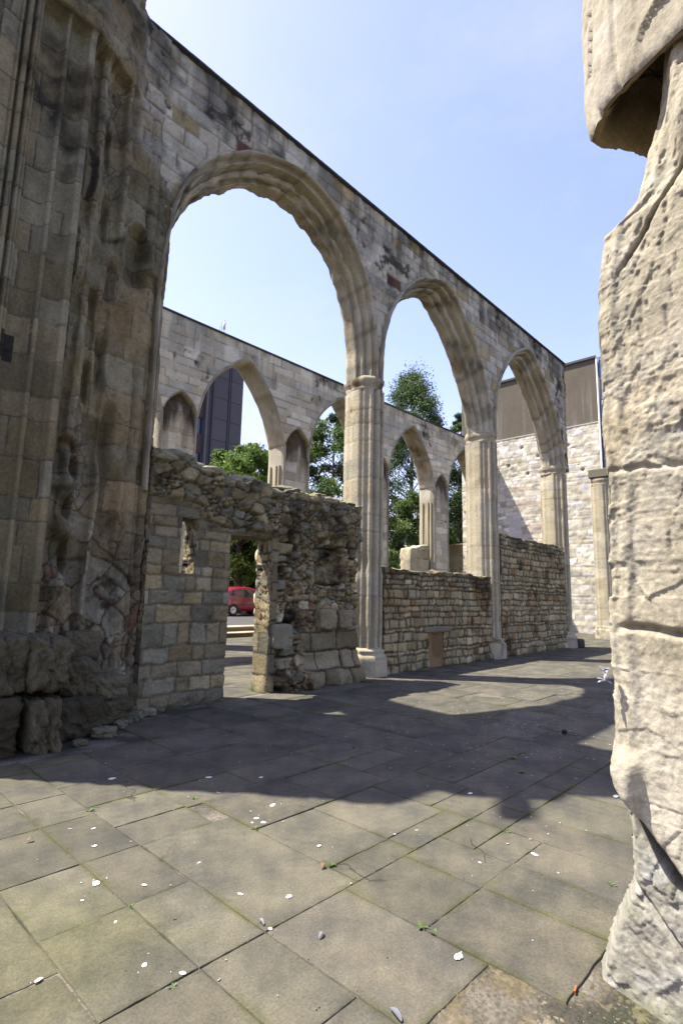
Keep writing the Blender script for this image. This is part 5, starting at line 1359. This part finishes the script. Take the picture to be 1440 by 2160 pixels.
M_WEED = mat_attr('weed_leaf', rough=.6, fine=20, bump=0, var=.2, transl=.25)
WEEDS = [(1.86, 4.23, 1.3, 'leafy weed in the joint at the far left of the sunny paving'), (2.54, 3.15, 1.2, 'bright weed beside the cluster of droppings'), (2.55, 2.43, 1.2, 'small green weed at the corner of the broken slab centre'),
         (2.54, 3.92, 1.0, 'weed sprig near the shadow edge'), (4.10, 4.24, 1.3, 'dark weed tuft in the shadow below the doorway patch'), (4.52, 4.03, 1.3, 'dark weed right of the shadowed tuft'), (5.0, 4.13, 1.0, 'little weed among shadowed joints'),
         (5.76, 3.24, 1.0, 'weed in the shaded joint right of centre'), (5.44, 2.68, 1.6, 'largest shaded weed near the blob shadow'), (5.07, 2.42, 1.4, 'green weed just inside the shadow above the blob shadow'), (2.43, 1.69, 1.2, 'weed at a joint in the lower right paving'),
         (2.43, 1.62, .9, 'moss sprig just below the lower right weed'), (1.49, 2.85, .9, 'mossy sprig left of centre in the near paving'), (1.61, 2.59, .8, 'low moss clump in a near joint'), (4.47, 2.81, 1.2, 'weed in shade above the round shadow edge'),
         (3.76, 1.91, .9, 'faint weed in the sunlit right paving'), (3.54, 1.16, .9, 'weed close to the foreground wall'), (1.36, 2.18, .9, 'moss clump in the bottom left joint'), (3.92, 4.29, 1.0, 'weed in dark shade left of the tufts')]
for i, (x, y, s_, lab) in enumerate(WEEDS):
    r = np.random.default_rng(300 + i); m = MB()
    for j in range(int(16 * s_)):
        a = r.uniform(0, 2 * np.pi); L = r.uniform(.012, .030) * s_; lift = r.uniform(.2, .9)
        b = np.array((r.normal(0, .004), r.normal(0, .004), .0)) * s_
        d = np.array((math.cos(a), math.sin(a), lift)); sd = np.array((-math.sin(a), math.cos(a), 0)) * L * .22
        P = np.array([[b - sd * k_ * .2 + d * 0, b + d * L * .5 - sd * k_, b + d * L - sd * k_ * .1 - np.array((0, 0, L * .2))] for k_ in (-1, 0, 1)])
        m.grid(P, np.tile(np.array((.10, .17, .035)) * r.uniform(.6, 1.3), (9, 1)))
    o = m.obj('weed', M_WEED); o.location = (x, y, -.004); tag(o, lab, 'weed', 'weeds in the paving joints')
m = MB(); lump(m, 0, 0, .025, .085, .06, .05, 61, (.015, .015, .015), 14, .15, .5); o = m.obj('black_stone', M_RUB); o.location = (6.88, 2.72, 0); tag(o, 'small black lump lying alone in the shade near the foreground wall', 'stone')
m = MB(); m.tube([(-.02, 0, .006), (.02, .006, .006)], .0045, (.5, .16, .05), 8); o = m.obj('cigarette_stub', M_FEA); o.location = (2.52, .99, 0); tag(o, 'orange cigarette end on the bare earth by the foreground wall', 'cigarette end')
for i, (x, y, lab) in enumerate(((1.36, 3.98, 'brown dry leaf at the left edge of the paving'), (2.47, 2.44, 'curled dark twig bit by the broken slab corner'), (3.62, 1.02, 'small curled leaf near the foreground wall'))):
    m = MB(); feather(m, (0, 0, .008), (1, .5 * i, 0), .045, .012, (.20, .14, .08), .015); o = m.obj('dry_leaf', M_FEA); o.location = (x, y, 0); tag(o, lab, 'leaf', 'dry leaves on the paving')
# grit and pebbles along the joints
r = np.random.default_rng(77); m = MB()
for i in range(260):
    if i < 120: x, y = r.uniform(1.0, 4), r.choice([1.67, 2.2, 2.86, 3.47, 3.14, 2.42]) + r.normal(0, .012)
    elif i < 200: x, y = r.choice([1.86, 2.53, 1.5, 2.97]) + r.normal(0, .012), r.uniform(1.2, 4.5)
    else: x, y = r.uniform(1.9, 2.5), r.uniform(.8, 1.33)
    s_ = .0025 + .0045 * r.uniform() ** 2
    lump(m, x, y, .003, s_ * 1.4, s_, s_ * .8, i, np.array((.12, .105, .075)) * r.uniform(.5, 1.5), 5, .3, .6)
tag(m.obj('grit', M_PAVE), 'loose grit scattered in the joints and bare earth', 'grit', None, 'stuff')
